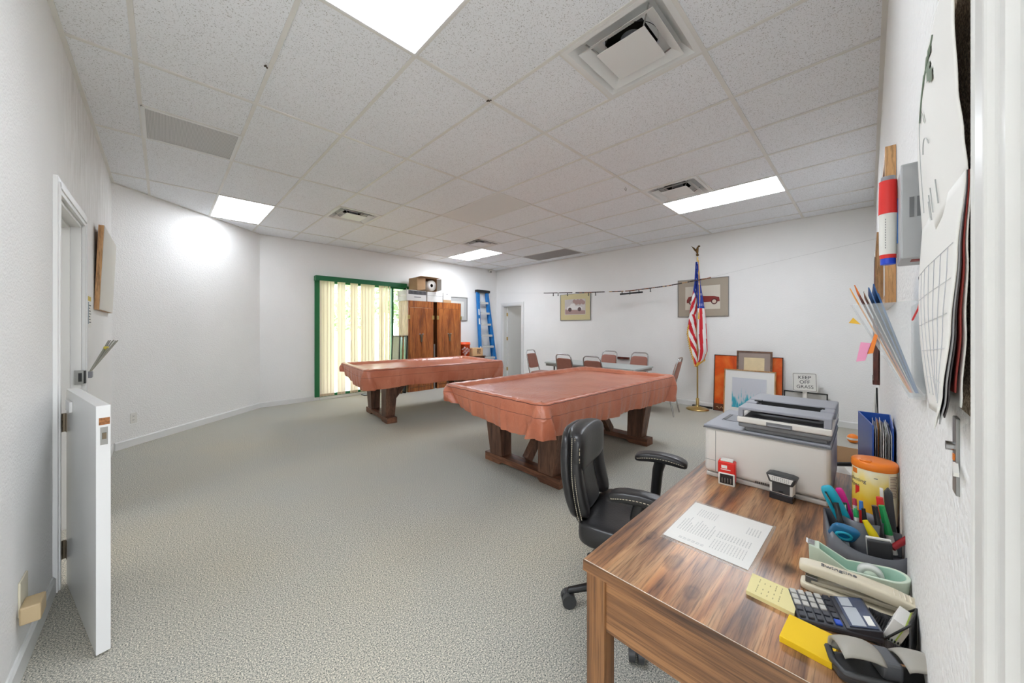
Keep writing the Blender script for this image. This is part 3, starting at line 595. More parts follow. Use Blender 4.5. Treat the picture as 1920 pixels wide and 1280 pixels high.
for q in ([(x0,y0,z0+.004),(x0,y0,z1-.004),(x0+.19,y0-.03,z1-.02),(x0+.19,y0-.03,z0+.02)],[(x1,y0,z0+.004),(x1+.02,y0-.16,z0+.02),(x1+.02,y0-.16,z1-.02),(x1,y0,z1-.004)],[(x0,y0,z1),(x1,y0,z1),(x1+.03,y0-.12,z1+.01),(x0+.02,y0-.12,z1+.01)]):
    b=MB(); b.prism(q,(.003,.002,.003)); mesh('flap',b,M_card if q[0][0]<x1-.1 else M_cardw,t)
for k,(x,l) in enumerate(((4.18,'white paper roll deeper in the open carton, half hidden by flap'),(4.43,'white paper roll facing out of the open carton with dark core'))):
    t=thing('paper_roll',l,'paper roll',(x,7.0,2.244),0,'paper rolls in the open carton')
    b=MB(); M0=Matrix.Translation((x,6.94+.015*(1-k),2.245+.125))@Matrix.Rotation(-PI/2,4,'X'); b.M=M0; R_=.122 if k else .07
    if not k: b.M=Matrix.Translation((x-.01,6.95,2.245+.122))@Matrix.Rotation(-PI/2,4,'X'); R_=.1
    if k: b.lathe([(.038,0),(R_,0),(R_,.25),(.038,.25)],n=32)
    else: b.lathe([(.03,0),(R_-.01,0),(R_-.01,.25),(.03,.25)],n=32)
    mesh('paper',b,M_paper,t); b2=MB(); b2.M=b.M; b2.lathe([(.036,.002),(.036,.24)],n=24); b2.lathe([(.001,.2),(.036,.2)],n=24); mesh('core',b2,pm('dark_core',(58,50,44),.9),t)
# framed glass panes leaning against the left armoire
for k,(x,m,l) in enumerate(((3.57,M_black,'black framed glass pane, outermost of those leaning on the armoire side'),(3.655,M_mount,'wood edged glass pane, middle of those leaning on the armoire side'),(3.74,M_black,'dark framed pane closest to the armoire side'))):
    t=thing('leaning_pane',l,'frame',(x,7.12,0),0,'panes leaning beside the left armoire')
    s=.05; y0,y1=6.90,7.26
    def pt(u,y,z,o=0): return (x+o+u*s/1.25*1.0+.0,y,z)
    b=MB()
    for ya,yb,za,zb in ((y0,y0+.03,0,1.235),(y1-.03,y1,0,1.235),(y0,y1,0,.03),(y0,y1,1.205,1.235)):
        b.prism([(x+za*.04,ya,za),(x+za*.04+.018,ya,za),(x+zb*.04+.018,ya,zb),(x+zb*.04,ya,zb)],(0,yb-ya,0))
    mesh('frame',b,m,t)
    b=MB(); b.prism([(x+.006+.03*.04,y0+.03,.03),(x+.011+.03*.04,y0+.03,.03),(x+.011+1.2*.04,y0+.03,1.205),(x+.006+1.2*.04,y0+.03,1.205)],(0,y1-y0-.06,0)); mesh('glass',b,pm('silvered_pane',(176,186,182),.12,.6),t)
b=MB(); b.box(4.50,6.96,0,4.535,7.0,1.03); solo('metal_strip','thin upright metal strip standing between the two armoires','strip',b,M_steel,(4.52,6.98,0))
# picture on the back wall
def wall_frame_y(nm,x0,x1,z0,z1,label,fm,matm,art,fr=.015,mt=.09,y=YW,d=.025):
    t=thing(nm,label,'picture',((x0+x1)/2,y,z0)); b=MB()
    for q in ((x0,z0,x1,z0+fr),(x0,z1-fr,x1,z1),(x0,z0+fr,x0+fr,z1-fr),(x1-fr,z0+fr,x1,z1-fr)): b.box(q[0],y-d,q[1],q[2],y-.001,q[3])
    mesh('frame',b,fm,t); b=MB(); b.box(x0+fr,y-.015,z0+fr,x1-fr,y-.004,z1-fr); mesh('mat_board',b,matm,t)
    b=MB(); b.box(x0+fr+mt,y-.017,z0+fr+mt,x1-fr-mt,y-.015,z1-fr-mt); mesh('print',b,art,t); return t
wall_frame_y('framed_picture',5.10,5.82,1.59,2.205,'grey matted picture on the back wall partly hidden by the right armoire',M_steel,pm('grey_mat_board',(186,186,184),.7),pm('pale_print',(214,213,208),.6),.014,.10)
# low credenza behind the far pool table with bucket and box
t=thing('credenza','low dark wood credenza along the back wall behind the farther pool table','cabinet',(5.85,7.1,0))
b=MB(); b.box(5.30,6.92,.06,6.02,7.36,.66); b.box(5.34,6.95,0,5.98,7.33,.06); mesh('carcass',b,M_cabd,t,bevel=.003)
b=MB(); b.box(5.28,6.90,.66,6.04,7.37,.68); mesh('worktop',b,M_cabd,t,bevel=.003)
for a,c in ((5.32,5.655),(5.665,6.0)):
    b=MB(); b.box(a,6.908,.08,c,6.92,.64); d=mesh('door',b,M_cabd,t,bevel=.003); b=MB(); b.pad((c-.04 if a<5.5 else a+.04,6.9,.5),(.02,.02,.02),1,1,10,6); mesh('knob',b,M_brass,d)
M_orange=pm('orange_bucket_plastic',(238,84,30),.4)
t=thing('bucket','orange plastic bucket with white lettering standing behind the far pool table','bucket',(5.48,7.1,.68))
b=MB(); c=(5.48,7.09,.681); b.lathe([(.001,0),(.132,0),(.150,.30),(.158,.30),(.158,.325),(.150,.325),(.153,.355),(.148,.36),(.142,.355),(.128,.01),(.001,.01)],c,36); mesh('pail',b,M_orange,t)
b=MB()
for i,(s_,dz) in enumerate((('THE',.05),('HOME',0),('DEPOT',-.05))):
    pass
b.at((c[0]-.062,c[1]-.1365,c[2]+.16),rx=PI/2,rz=-.42); b.M=b.M@Matrix.Rotation(.75,4,'Z'); b.text('THE\nHOME\nDEPOT',.062,ext=.002); mesh('lettering',b,M_paper,t)
b=MB(); b.tube([(c[0]+.158*cos(a),c[1]-.01-.06*sin(a-PI),c[2]+.31-.15*abs(sin(a-PI))) for a in [PI+PI*i/16 for i in range(17)]],.003,6); mesh('handle',b,M_steel,t)
t=thing('picture_box','small tan box printed with an ornament, standing between bucket and ladder','box',(5.83,7.05,.68))
b=MB(); b.box(5.66,6.97,.681,6.00,7.2,.885); mesh('body',b,pm('tan_carton',(222,182,134),.7),t,bevel=.003)
b=MB(); b.box(5.80,6.9685,.73,5.93,6.97,.86); mesh('picture',b,pm('ornament_print',(170,130,96),.6,noise=.7,nscale=22),t)
# step ladder
t=thing('step_ladder','blue fibreglass step ladder leaning folded against the back wall','ladder',(6.4,7.2,0))
M_blue=pm('blue_fibreglass',(22,120,196),.45,noise=.06,nscale=8)
H=2.42
def lp(x,z,o=0): return (x,7.18+.17*z/H+o,z)
rl=lambda z:6.135+.0*z; rr=lambda z:6.715-.25*z/H
for f_ in (rl,rr):
    b=MB(); b.bar(lp(f_(0),.012),lp(f_(H),H-.04),.10,.03,(0,1,0)); b.bar(lp(f_(0)-.045,.012,-.02),lp(f_(H)-.045,H-.04,-.02),.012,.05,(0,1,0)); mesh('rail',b,M_blue,t)
    b=MB(); b.bar(lp(f_(0),.0),lp(f_(.05),.05),.11,.05,(0,1,0)); mesh('foot',b,M_black,t)
for k,z in enumerate((.30,.604,.906,1.209,1.511,1.814,2.10)):
    b=MB(); p=lp(rl(z)+.04,z,-.02); q=lp(rr(z)-.04,z,-.02); b.bar(p,q,.075,.018); b.bar((p[0],p[1]-.035,p[2]-.015),(q[0],q[1]-.035,q[2]-.02),.008,.055); mesh('step',b,pm('aluminium_step',(206,206,204),.5,.2),t)
for f_,s in ((lambda z:6.18+.02*z/H,1),(lambda z:6.67-.22*z/H,1)):
    b=MB(); b.bar(lp(f_(0),.0,.09),lp(f_(H),H-.08,.03),.05,.025,(0,1,0)); mesh('rear_rail',b,M_blue,t)
b=MB(); z=H-.02; b.prism([lp(6.08,z-.035,-.06),lp(6.54,z-.035,-.06),lp(6.54,z-.035,.05),lp(6.08,z-.035,.05)],(0,.0,.07)); mesh('top_cap',b,M_black,t,bevel=.008)
b=MB(); 
for z in (.75,1.5,1.75): b.bar(lp(rl(z)-.0,z,-.018),lp(rl(z+.12),z+.16,-.018),.05,.003,(0,1,0))
mesh('warning_sticker',b,M_paper,t)
b=MB(); b.box(2.98,7.20,.0,3.32,7.36,.014); b.mat(1); b.box(3.0,7.22,.014,3.3,7.34,.016)
solo('boot_tray','flat dark metal tray on the carpet in front of the glass door','tray',b,[M_black,M_grey],(3.15,7.28,0))
# hallway door leaf behind the far doorway
t=thing('door_leaf','grey white door leaf standing open behind the far doorway','door',(XF+T,FD1-.03,0))
a=math.radians(8); b=MB(); p0=Vector((XF+T-.01,FD1-J-.042,0)); d=Vector((cos(a),-sin(a),0)); n=Vector((sin(a),cos(a),0))
b.prism([p0,p0+d*.68,p0+d*.68+n*.04,p0+n*.04],(0,0,1.985)); b.M=Matrix.Translation((0,0,.012)); mesh('leaf',b,M_trim,t)
for z in (.25,1.1,1.78):
    b=MB(); b.box(XF+T-.016,FD1-J-.05,z-.045,XF+T-.008,FD1-J-.0,z+.045); b.cyl((XF+T-.018,FD1-J-.03,z-.045),(XF+T-.018,FD1-J-.03,z+.045),.007,n=8); mesh('hinge',b,M_brass,t)
# ---------------------------------------------------------------- far wall
def wall_frame_x(y0,y1,z0,z1,label,fm,matm,artm,fr=.012,mt=.1,x=XF,d=.022):
    t=thing('framed_picture',label,'picture',(x,(y0+y1)/2,z0)); b=MB()
    for q in ((y0,z0,y1,z0+fr),(y0,z1-fr,y1,z1),(y0,z0+fr,y0+fr,z1-fr),(y1-fr,z0+fr,y1,z1-fr)): b.box(x-d,q[0],q[1],x-.001,q[2],q[3])
    mesh('frame',b,fm,t); b=MB(); b.box(x-.014,y0+fr,z0+fr,x-.004,y1-fr,z1-fr); mesh('mat_board',b,matm,t)
    b=MB(); b.box(x-.016,y0+fr+mt,z0+fr+mt,x-.014,y1-fr-mt,z1-fr-mt); pr_=mesh('print',b,artm,t); return t,pr_
def ypoly(b,x,pts,th=.0012): b.prism([(x,y,z) for y,z in pts],(-th,0,0))
# picture with white old car
t,pr_=wall_frame_x(4.31,5.145,1.575,2.20,'picture of a pale vintage car in wide cream mat on the far wall',M_steel,pm('cream_mat_board',(206,194,150),.25),pm('sepia_print',(206,200,198),.2,noise=.1,nscale=6),.012,.12)
def car(b,x,yc,zc,s,body,tyre):
    # side view, nose towards smaller y
    b.mat(body); ypoly(b,x,[(yc+s*a,zc+s*c) for a,c in ((.5,-.08),(.5,.04),(.42,.1),(.30,.12),(.22,.26),(-.02,.26),(-.06,.12),(-.40,.09),(-.5,.02),(-.5,-.08))])
    b.mat(tyre)
    for w_ in (.30,-.33): ypoly(b,x-.0013,[(yc+s*(w_+.115*cos(q)),zc+s*(-.07+.115*sin(q))) for q in [2*PI*i/18 for i in range(18)]])
b=MB(); b.mat(0); ypoly(b,XF-.016,[(5.0,1.72),(4.45,1.72),(4.45,1.80),(5.0,1.84)]); b.mat(1); car(b,XF-.0175,4.74,1.86,.42,1,2); b.mat(0)
for q in range(9): ypoly(b,XF-.0162-.0001*q,[(4.5+.03*q+.05*cos(a),1.98+.02*(q%3)+.045*sin(a)) for a in [2*PI*i/9 for i in range(9)]])
mesh('car_drawing',b,[pm('print_mauve',(168,140,136),.3),pm('print_pale',(222,220,218),.3),pm('print_dark',(96,78,78),.3)],pr_)
t,pr_=wall_frame_x(1.635,2.455,1.60,2.275,'picture of a long maroon roadster in taupe mat behind the flag',M_steel,pm('taupe_mat_board',(172,160,144),.3),pm('ivory_print',(218,210,196),.25),.01,.12)
b=MB(); x=XF-.0165
b.mat(0); ypoly(b,x,[(2.30,1.85),(2.30,1.90),(2.27,1.96),(2.2,1.975),(2.16,2.03),(2.06,2.03),(2.03,1.965),(1.86,1.955),(1.78,1.935),(1.77,1.86)])
b.mat(1)
for yc in (2.215,1.855): ypoly(b,x-.0013,[(yc+.05*cos(q),1.862+.05*sin(q)) for q in [2*PI*i/18 for i in range(18)]])
b.mat(2)
for yc in (2.215,1.855): ypoly(b,x-.0026,[(yc+.032*cos(q),1.862+.032*sin(q)) for q in [2*PI*i/18 for i in range(18)]])
mesh('car_drawing',b,[pm('print_maroon',(136,52,48),.3),pm('print_tyre',(90,40,40),.3),pm('print_rim',(214,196,180),.3)],pr_)
# scoring bead wire
t=thing('scoring_wire','sagging wire of dark scoring beads strung in front of the far wall','bead wire',(6.5,2.6,2.2))
def wz(y):
    K=[(-.07,2.53),(.67,2.418),(1.306,2.318),(1.863,2.221),(2.509,2.152),(3.211,2.118),(4.166,2.155),(5.286,2.224),(7.40,2.40)]
    for (a,za),(c,zc) in zip(K,K[1:]):
        if a<=y<=c: q=(y-a)/(c-a); return za+(zc-za)*q
    return 2.2
wx=lambda y:6.5+max(0,y-5.4)*.155
pts=[(wx(y),y,wz(y)) for y in [YR+.001+i*(YW-YR-.002)/60 for i in range(61)]]
b=MB(); b.tube(pts,.0012,4); mesh('wire',b,pm('pale_wire',(186,184,180),.5),t)
b=MB(); y=1.80; random.seed(5)
while y<5.28:
    L_=random.choice((.035,.05,.07)); 
    if not (3.28<y<3.33 or 3.62<y<3.70 or 4.42<y<4.5 or 4.86<y<4.93):
        b.mat(random.choice((0,0,1,2) if y<4.4 else (0,0,0,0))); b.cyl((6.5,y,wz(y)),(6.5,y+L_-.006,wz(y+L_-.006)),.0095,n=8)
    y+=L_
o=mesh('bead',b,[pm('dark_bead',(58,46,42),.5),pm('brown_bead',(138,90,62),.5),pm('tan_bead',(186,150,108),.5)],t); o['kind']='stuff'
for y in (5.06,4.92,4.66,4.12,3.95,3.36,2.80,3.02,3.20):
    b=MB(); z=wz(y); b.box(6.492,y-.006,z-.05,6.508,y+.006,z+.008); b.lathe([(.001,-.075),(.014,-.065),(.014,-.055),(.001,-.048)],(6.5,y,z),8); mesh('clip',b,pm('dark_clip',(86,80,80),.5),t)
b=MB(); b.bar((6.5,2.95,wz(2.95)-.055),(6.5,3.4,wz(3.4)-.06),.03,.028); mesh('counter_bar',b,M_black,t)
b=MB(); b.box(XF-.05,3.40,.755,XF,3.66,.80); solo('chalk_ledge','small brown wooden ledge fixed low on the far wall above the folding table','ledge',b,M_maho,(XF,3.53,.755),bevel=.003)
# flag
t=thing('flag_stand','gold flagpole with eagle finial and round base beside the far wall','flagpole',(6.68,2.04,0)); fx,fy=6.62,2.04
b=MB(); b.lathe([(.001,0),(.175,0),(.178,.012),(.15,.028),(.08,.045),(.03,.06),(.024,.075),(.024,.19),(.018,.195),(.001,.195)],(fx,fy,0),36); mesh('base',b,M_brass,t)
b=MB(); b.cyl((fx,fy,.15),(fx,fy,2.62),.0125,n=12); b.lathe([(.001,0),(.02,0),(.024,.012),(.02,.03),(.001,.03)],(fx,fy,1.33),12); mesh('pole',b,M_brass,t)
b=MB(); b.pad((fx,fy,2.655),(.045,.045,.05),1,1,12,8); b.tube([(fx,fy,2.68),(fx,fy+.008,2.73),(fx,fy-.006,2.79)],[.014,.026,.014],10); b.pad((fx,fy-.022,2.80),(.03,.042,.034),1,1,10,8)
for s in (-1,1): b.prism([(fx+s*.008,fy+.0,2.70),(fx+s*.012,fy+.03,2.76),(fx+s*.055,fy+.075,2.81),(fx+s*.035,fy+.05,2.76),(fx+s*.02,fy+.03,2.72)],(0,.008,.004))
mesh('eagle_finial',b,M_bronze,t)
b=MB(); b.bar((fx+.03,fy-.17,.07),(fx+.03,fy+.13,.07),.03,.02); solo('floor_strip','dark strip lying behind the flagpole base along the far baseboard','strip',MB().box(fx+.20,fy-.17,.0,fx+.235,fy+.15,.03),M_black,(fx+.22,fy,0))
# the flag cloth: hanging folds, canton, stripes and gold fringe
def cl(v):   # left, right edges (y) of the draped cloth at v (0 top..1 bottom)
    KL=[(0,.012),(.2,.03),(.4,.08),(.55,.11),(.68,.135),(.8,.10),(.92,.05),(1,.02)]; KR=[(0,-.02),(.2,-.05),(.4,-.10),(.55,-.13),(.7,-.145),(.85,-.155),(.93,-.11),(1,-.0)]
    def ip(K):
        for (a,p),(c,q) in zip(K,K[1:]):
            if a<=v<=c: return p+(q-p)*(v-a)/(c-a)
        return K[-1][1]
    return ip(KL),ip(KR)
z0,z1=2.53,.74
def cloth(u,v):
    l,r=cl(v); y=fy+l+(r-l)*u; z=z0+(z1-z0)*v
    amp=.012+.035*min(1,v*2); x=fx-.035-amp*sin(u*PI*3.2+.5+.6*v)-.012*sin(u*PI*7+2*v)
    return (x,y-.01*sin(u*PI*3.2)*min(1,v*3),z)
def fm(u,v):
    q=v-.10*math.sin(u*PI)      # lines of the cloth sag across the folds
    if .42<u<.50 or (.46<u<.54 and v<.55) : 
        if u<.50 and u>.44: return 3
    if u<.44:
        if q<.26: return 2 if not(int(q*60)%6==0 and int(u*30)%5==0) else 1
        d=(v+.55*u if v<.5 else v-.55*u+.24); 
        if v>.60 and u<.05: return 3
        return 0 if int(d*1.0/.085)%2 else 1
    if v<.44: return 2 if not(int(v*50)%5==0 and int(u*40)%4==0) else 1
    if v>.955 or u>.965 and v>.86: return 3
    return 0 if int((u+.16*v)*6.6)%2 else 1
b=MB(); b.grid(cloth,44,90,mfn=fm)
fl=solo('flag','draped red, white and blue flag with gold fringe hanging from the pole','flag',b,[pm('flag_red',(200,30,42),.75),pm('flag_white',(232,230,228),.75),pm('flag_blue',(32,58,150),.75),pm('gold_fringe',(222,172,60),.7)],(fx,fy,z1))
sd=fl.modifiers.new('s','SOLIDIFY'); sd.thickness=.003
b=MB(); b.tube([(fx-.02,fy-.02,2.56),(fx-.045,fy-.035,2.3),(fx-.06,fy-.05,1.9),(fx-.075,fy-.045,1.55)],[.008,.008,.010,.016],6); mesh('tassel_cord',b,MC['gold_fringe'],fl)
b=MB()
for k in range(16):
    u=.0+.05*k/15; v=.62+.3*k/15; p=cloth(.0,v); b.cyl(p,(p[0],p[1]+.012,p[2]-.025),.006,n=5)
for k in range(10):
    p=cloth(.5+.5*k/9,.985-.06*k/9); b.cyl(p,(p[0]-.004,p[1],p[2]-.035),.008,n=5)
mesh('fringe',b,MC['gold_fringe'],fl)
# leaning frames on the floor
def lean(nm,y0,y1,h,xb,label,fm_,fr,parts,lean_=.08,d=.025):
    t=thing(nm,label,'picture',(xb,(y0+y1)/2,0)); q=math.atan2(lean_,h); R=Matrix.Translation((xb,0,0))@Matrix.Rotation(q,4,'Y')
    b=MB(); b.M=R
    for s in ((y0,0,y1,fr),(y0,h-fr,y1,h),(y0,fr,y0+fr,h-fr),(y1-fr,fr,y1,h-fr)): b.box(-d,s[0],s[1],0,s[2],s[3])
    mesh('frame',b,fm_,t)
    b=MB(); b.M=R; b.box(-d*.6,y0+fr,fr,-.002,y1-fr,h-fr); mesh(parts[0][0],b,parts[0][1],t)
    for i,(pn,pmn,my,mz0,mz1) in enumerate(parts[1:]):
        b=MB(); b.M=R; b.box(-d*.6-.002*(i+1),y0+my,mz0,-d*.6,y1-my,mz1); mesh(pn,b,pmn,t)
    return t,R
to=NT('orange_painting'); v=to.co((1,1,.6)); nz=to.n('ShaderNodeTexNoise',Scale=3.2,Detail=5.0,Distortion=1.6); to.l(v,nz.inputs['Vector']); to.l(to.ramp(nz.outputs['Fac'],[(.3,rgba((196,66,14))),(.5,rgba((232,92,18))),(.72,rgba((240,124,48)))]),to.b.inputs['Base Color']); to.b.inputs['Roughness'].default_value=.35
t,R=lean('orange_painting',.905,1.84,.945,6.79,'large orange abstract painting leaning on the far wall, backmost',pm('thin_black_frame',(44,30,26),.5),.010,[('canvas',to.m),('lower_band',pm('brown_band',(104,56,34),.5),.012,.012,.12)],.075)
b=MB(); b.M=R; 
b.tube([(-.02,1.80-.02*i,.055+.02*sin(i*1.9)) for i in range(8)],.004,5); mesh('signature',b,pm('cream_paint',(226,190,140),.6),t)
b=MB(); b.M=R; b.tube([(-.018,1.50-.008*i,.42+.012*sin(i*1.3)) for i in range(6)],.004,5); b.tube([(-.018,1.52,.34),(-.018,1.49,.35)],.004,5); mesh('brush_mark',b,pm('dark_paint',(70,28,16),.6),t)
t,R=lean('brown_framed_picture',1.03,1.50,1.03,6.735,'brown framed parchment print leaning between orange painting and white picture',wood('brown_frame',(128,94,74),(112,80,62),(88,62,48),(4,4,4),5),.025,[('mat_board',pm('mauve_mat',(158,142,134),.7)),('print',pm('parchment',(228,208,168),.7,noise=.06,nscale=12),.10,.30,.925)],.08)
tw=NT('reed_watercolour'); sx=tw.n('ShaderNodeSeparateXYZ'); tw.l(tw.co(),sx.inputs[0]); nz=tw.n('ShaderNodeTexNoise',Scale=9.0,Detail=5.0); tw.l(tw.co((1,3.2,.7)),nz.inputs['Vector'])
mr=tw.n('ShaderNodeMapRange'); mr.inputs['From Min'].default_value=.12; mr.inputs['From Max'].default_value=.46; mr.inputs['To Min'].default_value=.74; mr.inputs['To Max'].default_value=.3; tw.l(sx.outputs['Z'],mr.inputs['Value'])
cmp_=tw.n('ShaderNodeMath',operation='SUBTRACT'); tw.l(mr.outputs[0],cmp_.inputs[0]); tw.l(nz.outputs['Fac'],cmp_.inputs[1])
tw.l(tw.ramp(cmp_.outputs[0],[(.0,rgba((204,206,214))),(.06,rgba((150,196,208))),(.16,rgba((70,168,190)))]),tw.b.inputs['Base Color']); tw.b.inputs['Roughness'].default_value=.25
t,R=lean('watercolour_picture',.975,1.66,.73,6.66,'white matted blue watercolour of reeds leaning in front of the others',M_mount,.016,[('mat_board',pm('white_mat',(232,231,228),.4)),('print',tw.m,.115,.12,.60)],.08)
t,R=lean('dark_panel',.40,.895,.455,6.80,'low dark framed panel leaning on the far wall behind the lawn sign',M_black,.015,[('backing',pm('charcoal_backing',(196,194,190),.7))],.05)
# lawn sign
t=thing('lawn_sign','white KEEP OFF GRASS sign on a short post leaning at the far wall','sign',(6.76,.645,0))
b=MB(); b.bar((6.735,.645,0),(6.765,.645,.70),.05,.008,(1,0,0)); mesh('post',b,M_white,t)
yc,zc=.645,.607; Rm=Matrix.Translation((6.75,yc,zc))@Matrix.Rotation(math.radians(5),4,'Y')@Matrix.Rotation(math.radians(-2.5),4,'X')
b=MB(); b.M=Rm; w2=.135; r_=.02
def rr_poly(w,h,r,x): 
    out=[]
    for cx_,cz_,a0 in ((w-r,h-r,0),(-w+r,h-r,PI/2),(-w+r,-h+r,PI),(w-r,-h+r,1.5*PI)):
        for i in range(5): out.append((x,cx_+r*cos(a0+i*PI/8),cz_+r*sin(a0+i*PI/8)))
    return out
b.prism(rr_poly(.14,.137,.02,-.012),(.006,0,0)); pl=mesh('sign_plate',b,M_white,t)
b=MB(); b.M=Rm; o=rr_poly(.129,.126,.014,-.0128); i_=rr_poly(.1245,.1215,.012,-.0128); n=len(o); b.add(o+i_,[(k,(k+1)%n,n+(k+1)%n,n+k) for k in range(n)]); mesh('border',b,M_black_ink,pl)
b=MB()
for s_,dz in (('KEEP',.067),('OFF',.0),('GRASS',-.067)):
    b.M=Rm@Matrix.Translation((-.0132,0,dz))@Matrix(((0,0,-1,0),(-1,0,0,0),(0,1,0,0),(0,0,0,1))); b.text(s_,.068 if s_!='GRASS' else .066)
mesh('lettering',b,M_black_ink,pl)
# ---------------------------------------------------------------- folding table and banquet chairs
t=thing('folding_table','long pale grey folding table set lengthwise by the far wall','table',(5.82,3.52,0))
b=MB(); b.box(5.45,2.62,.70,6.2,4.46,.73); mesh('tabletop',b,pm('grey_laminate',(186,192,190),.4),t,bevel=.004)
b=MB(); b.box(5.47,2.64,.655,6.18,4.44,.70); mesh('apron',b,pm('table_apron_grey',(150,148,142),.5),t)
for yy in (2.80,4.28):
    for xx in (5.53,6.12):
        b=MB(); b.cyl((xx,yy,0),(xx,yy,.70),.014,n=10); mesh('leg',b,pm('table_leg_metal',(90,84,80),.4,.7),t)
    b=MB(); b.cyl((5.53,yy,.2),(6.12,yy,.2),.010,n=8); mesh('crossbar',b,pm('table_leg_metal',(90,84,80),.4,.7),t)
M_uph=pm('dusty_rose_vinyl',(168,112,96),.45,noise=.05,nscale=20)
def make_chair(label):
    t=thing('banquet_chair',label,'chair',(0,0,0),0,'rose vinyl banquet chairs around the folding table')
    b=MB(); b.pad((0,.02,.455),(.41,.42,.07),.4,.3); mesh('seat',b,M_uph,t)
    tilt=lambda z: -.185-.13*(z-.42)/.5
    b=MB(); b.pad((0,0,0),(.345,.045,.30),.3,.25,bend=lambda x,y,z:(x*(1-.10*(z/.3+.5)),y+tilt(.70+z)+.004,z+.70)); mesh('backrest',b,M_uph,t)
    w0,w1=.195,.165; r_=.011; pts=[]
    for s in (1,):
        pts=[(w0,tilt(.45),.45),(w0-.008,tilt(.6),.60),(w1+.008,tilt(.78),.78)]
        for a in range(0,7): q=a*PI/12; pts.append((w1-.07+.07*cos(q),tilt(.85+.07*sin(q)),.85+.07*sin(q)))
        pts+= [(-x,y,z) for x,y,z in pts[::-1]]
    b=MB(); b.tube(pts,r_,8); mesh('back_frame',b,M_chrome,t)
    for s in (-1,1):
        b=MB(); b.tube([(s*.195,-.185,.46),(s*.198,-.20,.25),(s*.205,-.255,.0)],[.011,.011,.011],8); mesh('leg',b,M_chrome,t)
        b=MB(); b.tube([(s*.185,.19,.43),(s*.195,.215,.2),(s*.20,.235,0)],.011,8); mesh('leg',b,M_chrome,t)
        b=MB(); b.tube([(s*.19,-.18,.42),(s*.187,.19,.42)],.010,8); mesh('seat_rail',b,M_chrome,t)
    return t
ch=make_chair('rose banquet chair alone at the left end of the folding table'); 
spots=[(5.80,4.80,PI+.12,None),(5.53,3.84,-PI/2,'rose banquet chair on the near side of the folding table, left of two'),(5.48,3.22,-PI/2,'rose banquet chair on the near side of the folding table, right of two'),(6.36,3.72,PI/2,'rose banquet chair on the wall side of the folding table, left of two'),(6.36,3.08,PI/2,'rose banquet chair on the wall side of the folding table, right of two'),(5.93,2.40,.15,'rose banquet chair alone at the right end of the folding table near flag')]
for x,y,r_,l in spots[1:]: dup(ch,(x,y,0),r_,l)
ch.location=(spots[0][0],spots[0][1],0); ch.rotation_euler=(0,0,spots[0][2])
# ---------------------------------------------------------------- desk
DZ=.75; DX0,DX1,DY0,DY1=.852,2.185,YR+.006,.557
t=thing('desk','dark brown wood grain desk against the right wall with office things on top','desk',((DX0+DX1)/2,.24,0))
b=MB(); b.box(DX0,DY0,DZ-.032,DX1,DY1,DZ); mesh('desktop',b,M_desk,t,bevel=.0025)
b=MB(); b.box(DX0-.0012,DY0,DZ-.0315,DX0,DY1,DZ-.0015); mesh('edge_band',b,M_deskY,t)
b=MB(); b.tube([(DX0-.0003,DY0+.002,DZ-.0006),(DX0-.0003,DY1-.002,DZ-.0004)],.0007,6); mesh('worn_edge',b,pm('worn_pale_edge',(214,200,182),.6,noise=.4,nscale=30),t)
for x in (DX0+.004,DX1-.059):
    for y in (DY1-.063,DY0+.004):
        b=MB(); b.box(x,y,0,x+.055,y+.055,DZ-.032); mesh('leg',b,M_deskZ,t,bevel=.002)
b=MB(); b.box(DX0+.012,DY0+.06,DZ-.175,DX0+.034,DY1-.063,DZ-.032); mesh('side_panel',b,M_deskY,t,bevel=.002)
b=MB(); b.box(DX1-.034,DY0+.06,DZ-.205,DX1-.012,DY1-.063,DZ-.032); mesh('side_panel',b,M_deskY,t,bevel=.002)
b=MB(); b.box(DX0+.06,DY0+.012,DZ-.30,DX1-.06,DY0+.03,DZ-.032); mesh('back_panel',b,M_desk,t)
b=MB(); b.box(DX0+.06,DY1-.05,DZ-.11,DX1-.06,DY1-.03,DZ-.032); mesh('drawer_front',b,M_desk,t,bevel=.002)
# ---------------------------------------------------------------- office chair
t=thing('office_chair','black leather office chair with pale stitching pulled up to the desk','chair',(0,0,0))
b=MB(); b.lathe([(.001,.075),(.05,.075),(.055,.095),(.045,.12),(.03,.125),(.03,.13)],(0,0,0),20); b.cyl((0,0,.10),(0,0,.36),.026,n=16); b.cyl((0,0,.10),(0,0,.26),.034,n=16); mesh('gas_column',b,M_black,t)
for k in range(5):
    a=2*PI*k/5-.99; c=Vector((cos(a),sin(a),0)); e_=c*.32
    b=MB(); b.tube([c*.03+Vector((0,0,.105)),c*.16+Vector((0,0,.10)),e_+Vector((0,0,.075))],[.03,.024,.017],10,flat=.8); mesh('base_arm',b,M_black,t)
    b=MB(); s_=Vector((-c.y,c.x,0)); w0=e_+Vector((0,0,.028))
    w0+=Vector((0,0,.006))
    for q in (-1,1): b.cyl(w0+s_*(q*.006),w0+s_*(q*.030),.034,n=20)
    b.pad(tuple(e_+Vector((0,0,.052))),(.05,.05,.03),.8,.8,12,8); b.cyl(e_+Vector((0,0,.05)),e_+Vector((0,0,.08)),.008,n=8); mesh('caster',b,M_dkgrey,t)
b=MB(); b.pad((0,.02,.40),(.50,.48,.12),.45,.35,32,18,bend=lambda x,y,z:(x,y,z+.02*(x/.25)**2*(1 if z>0 else .3)-.02*max(0,(y-.12)/.12)**2)); st=mesh('seat',b,M_leather,t)
b=MB(); b.tube([(.235*cos(a)*(1 if abs(cos(a))<.8 else 1),.02+.225*sin(a),.425) for a in [2*PI*i/36 for i in range(36)]],.003,5,closed=True); mesh('piping',b,M_leather,st)
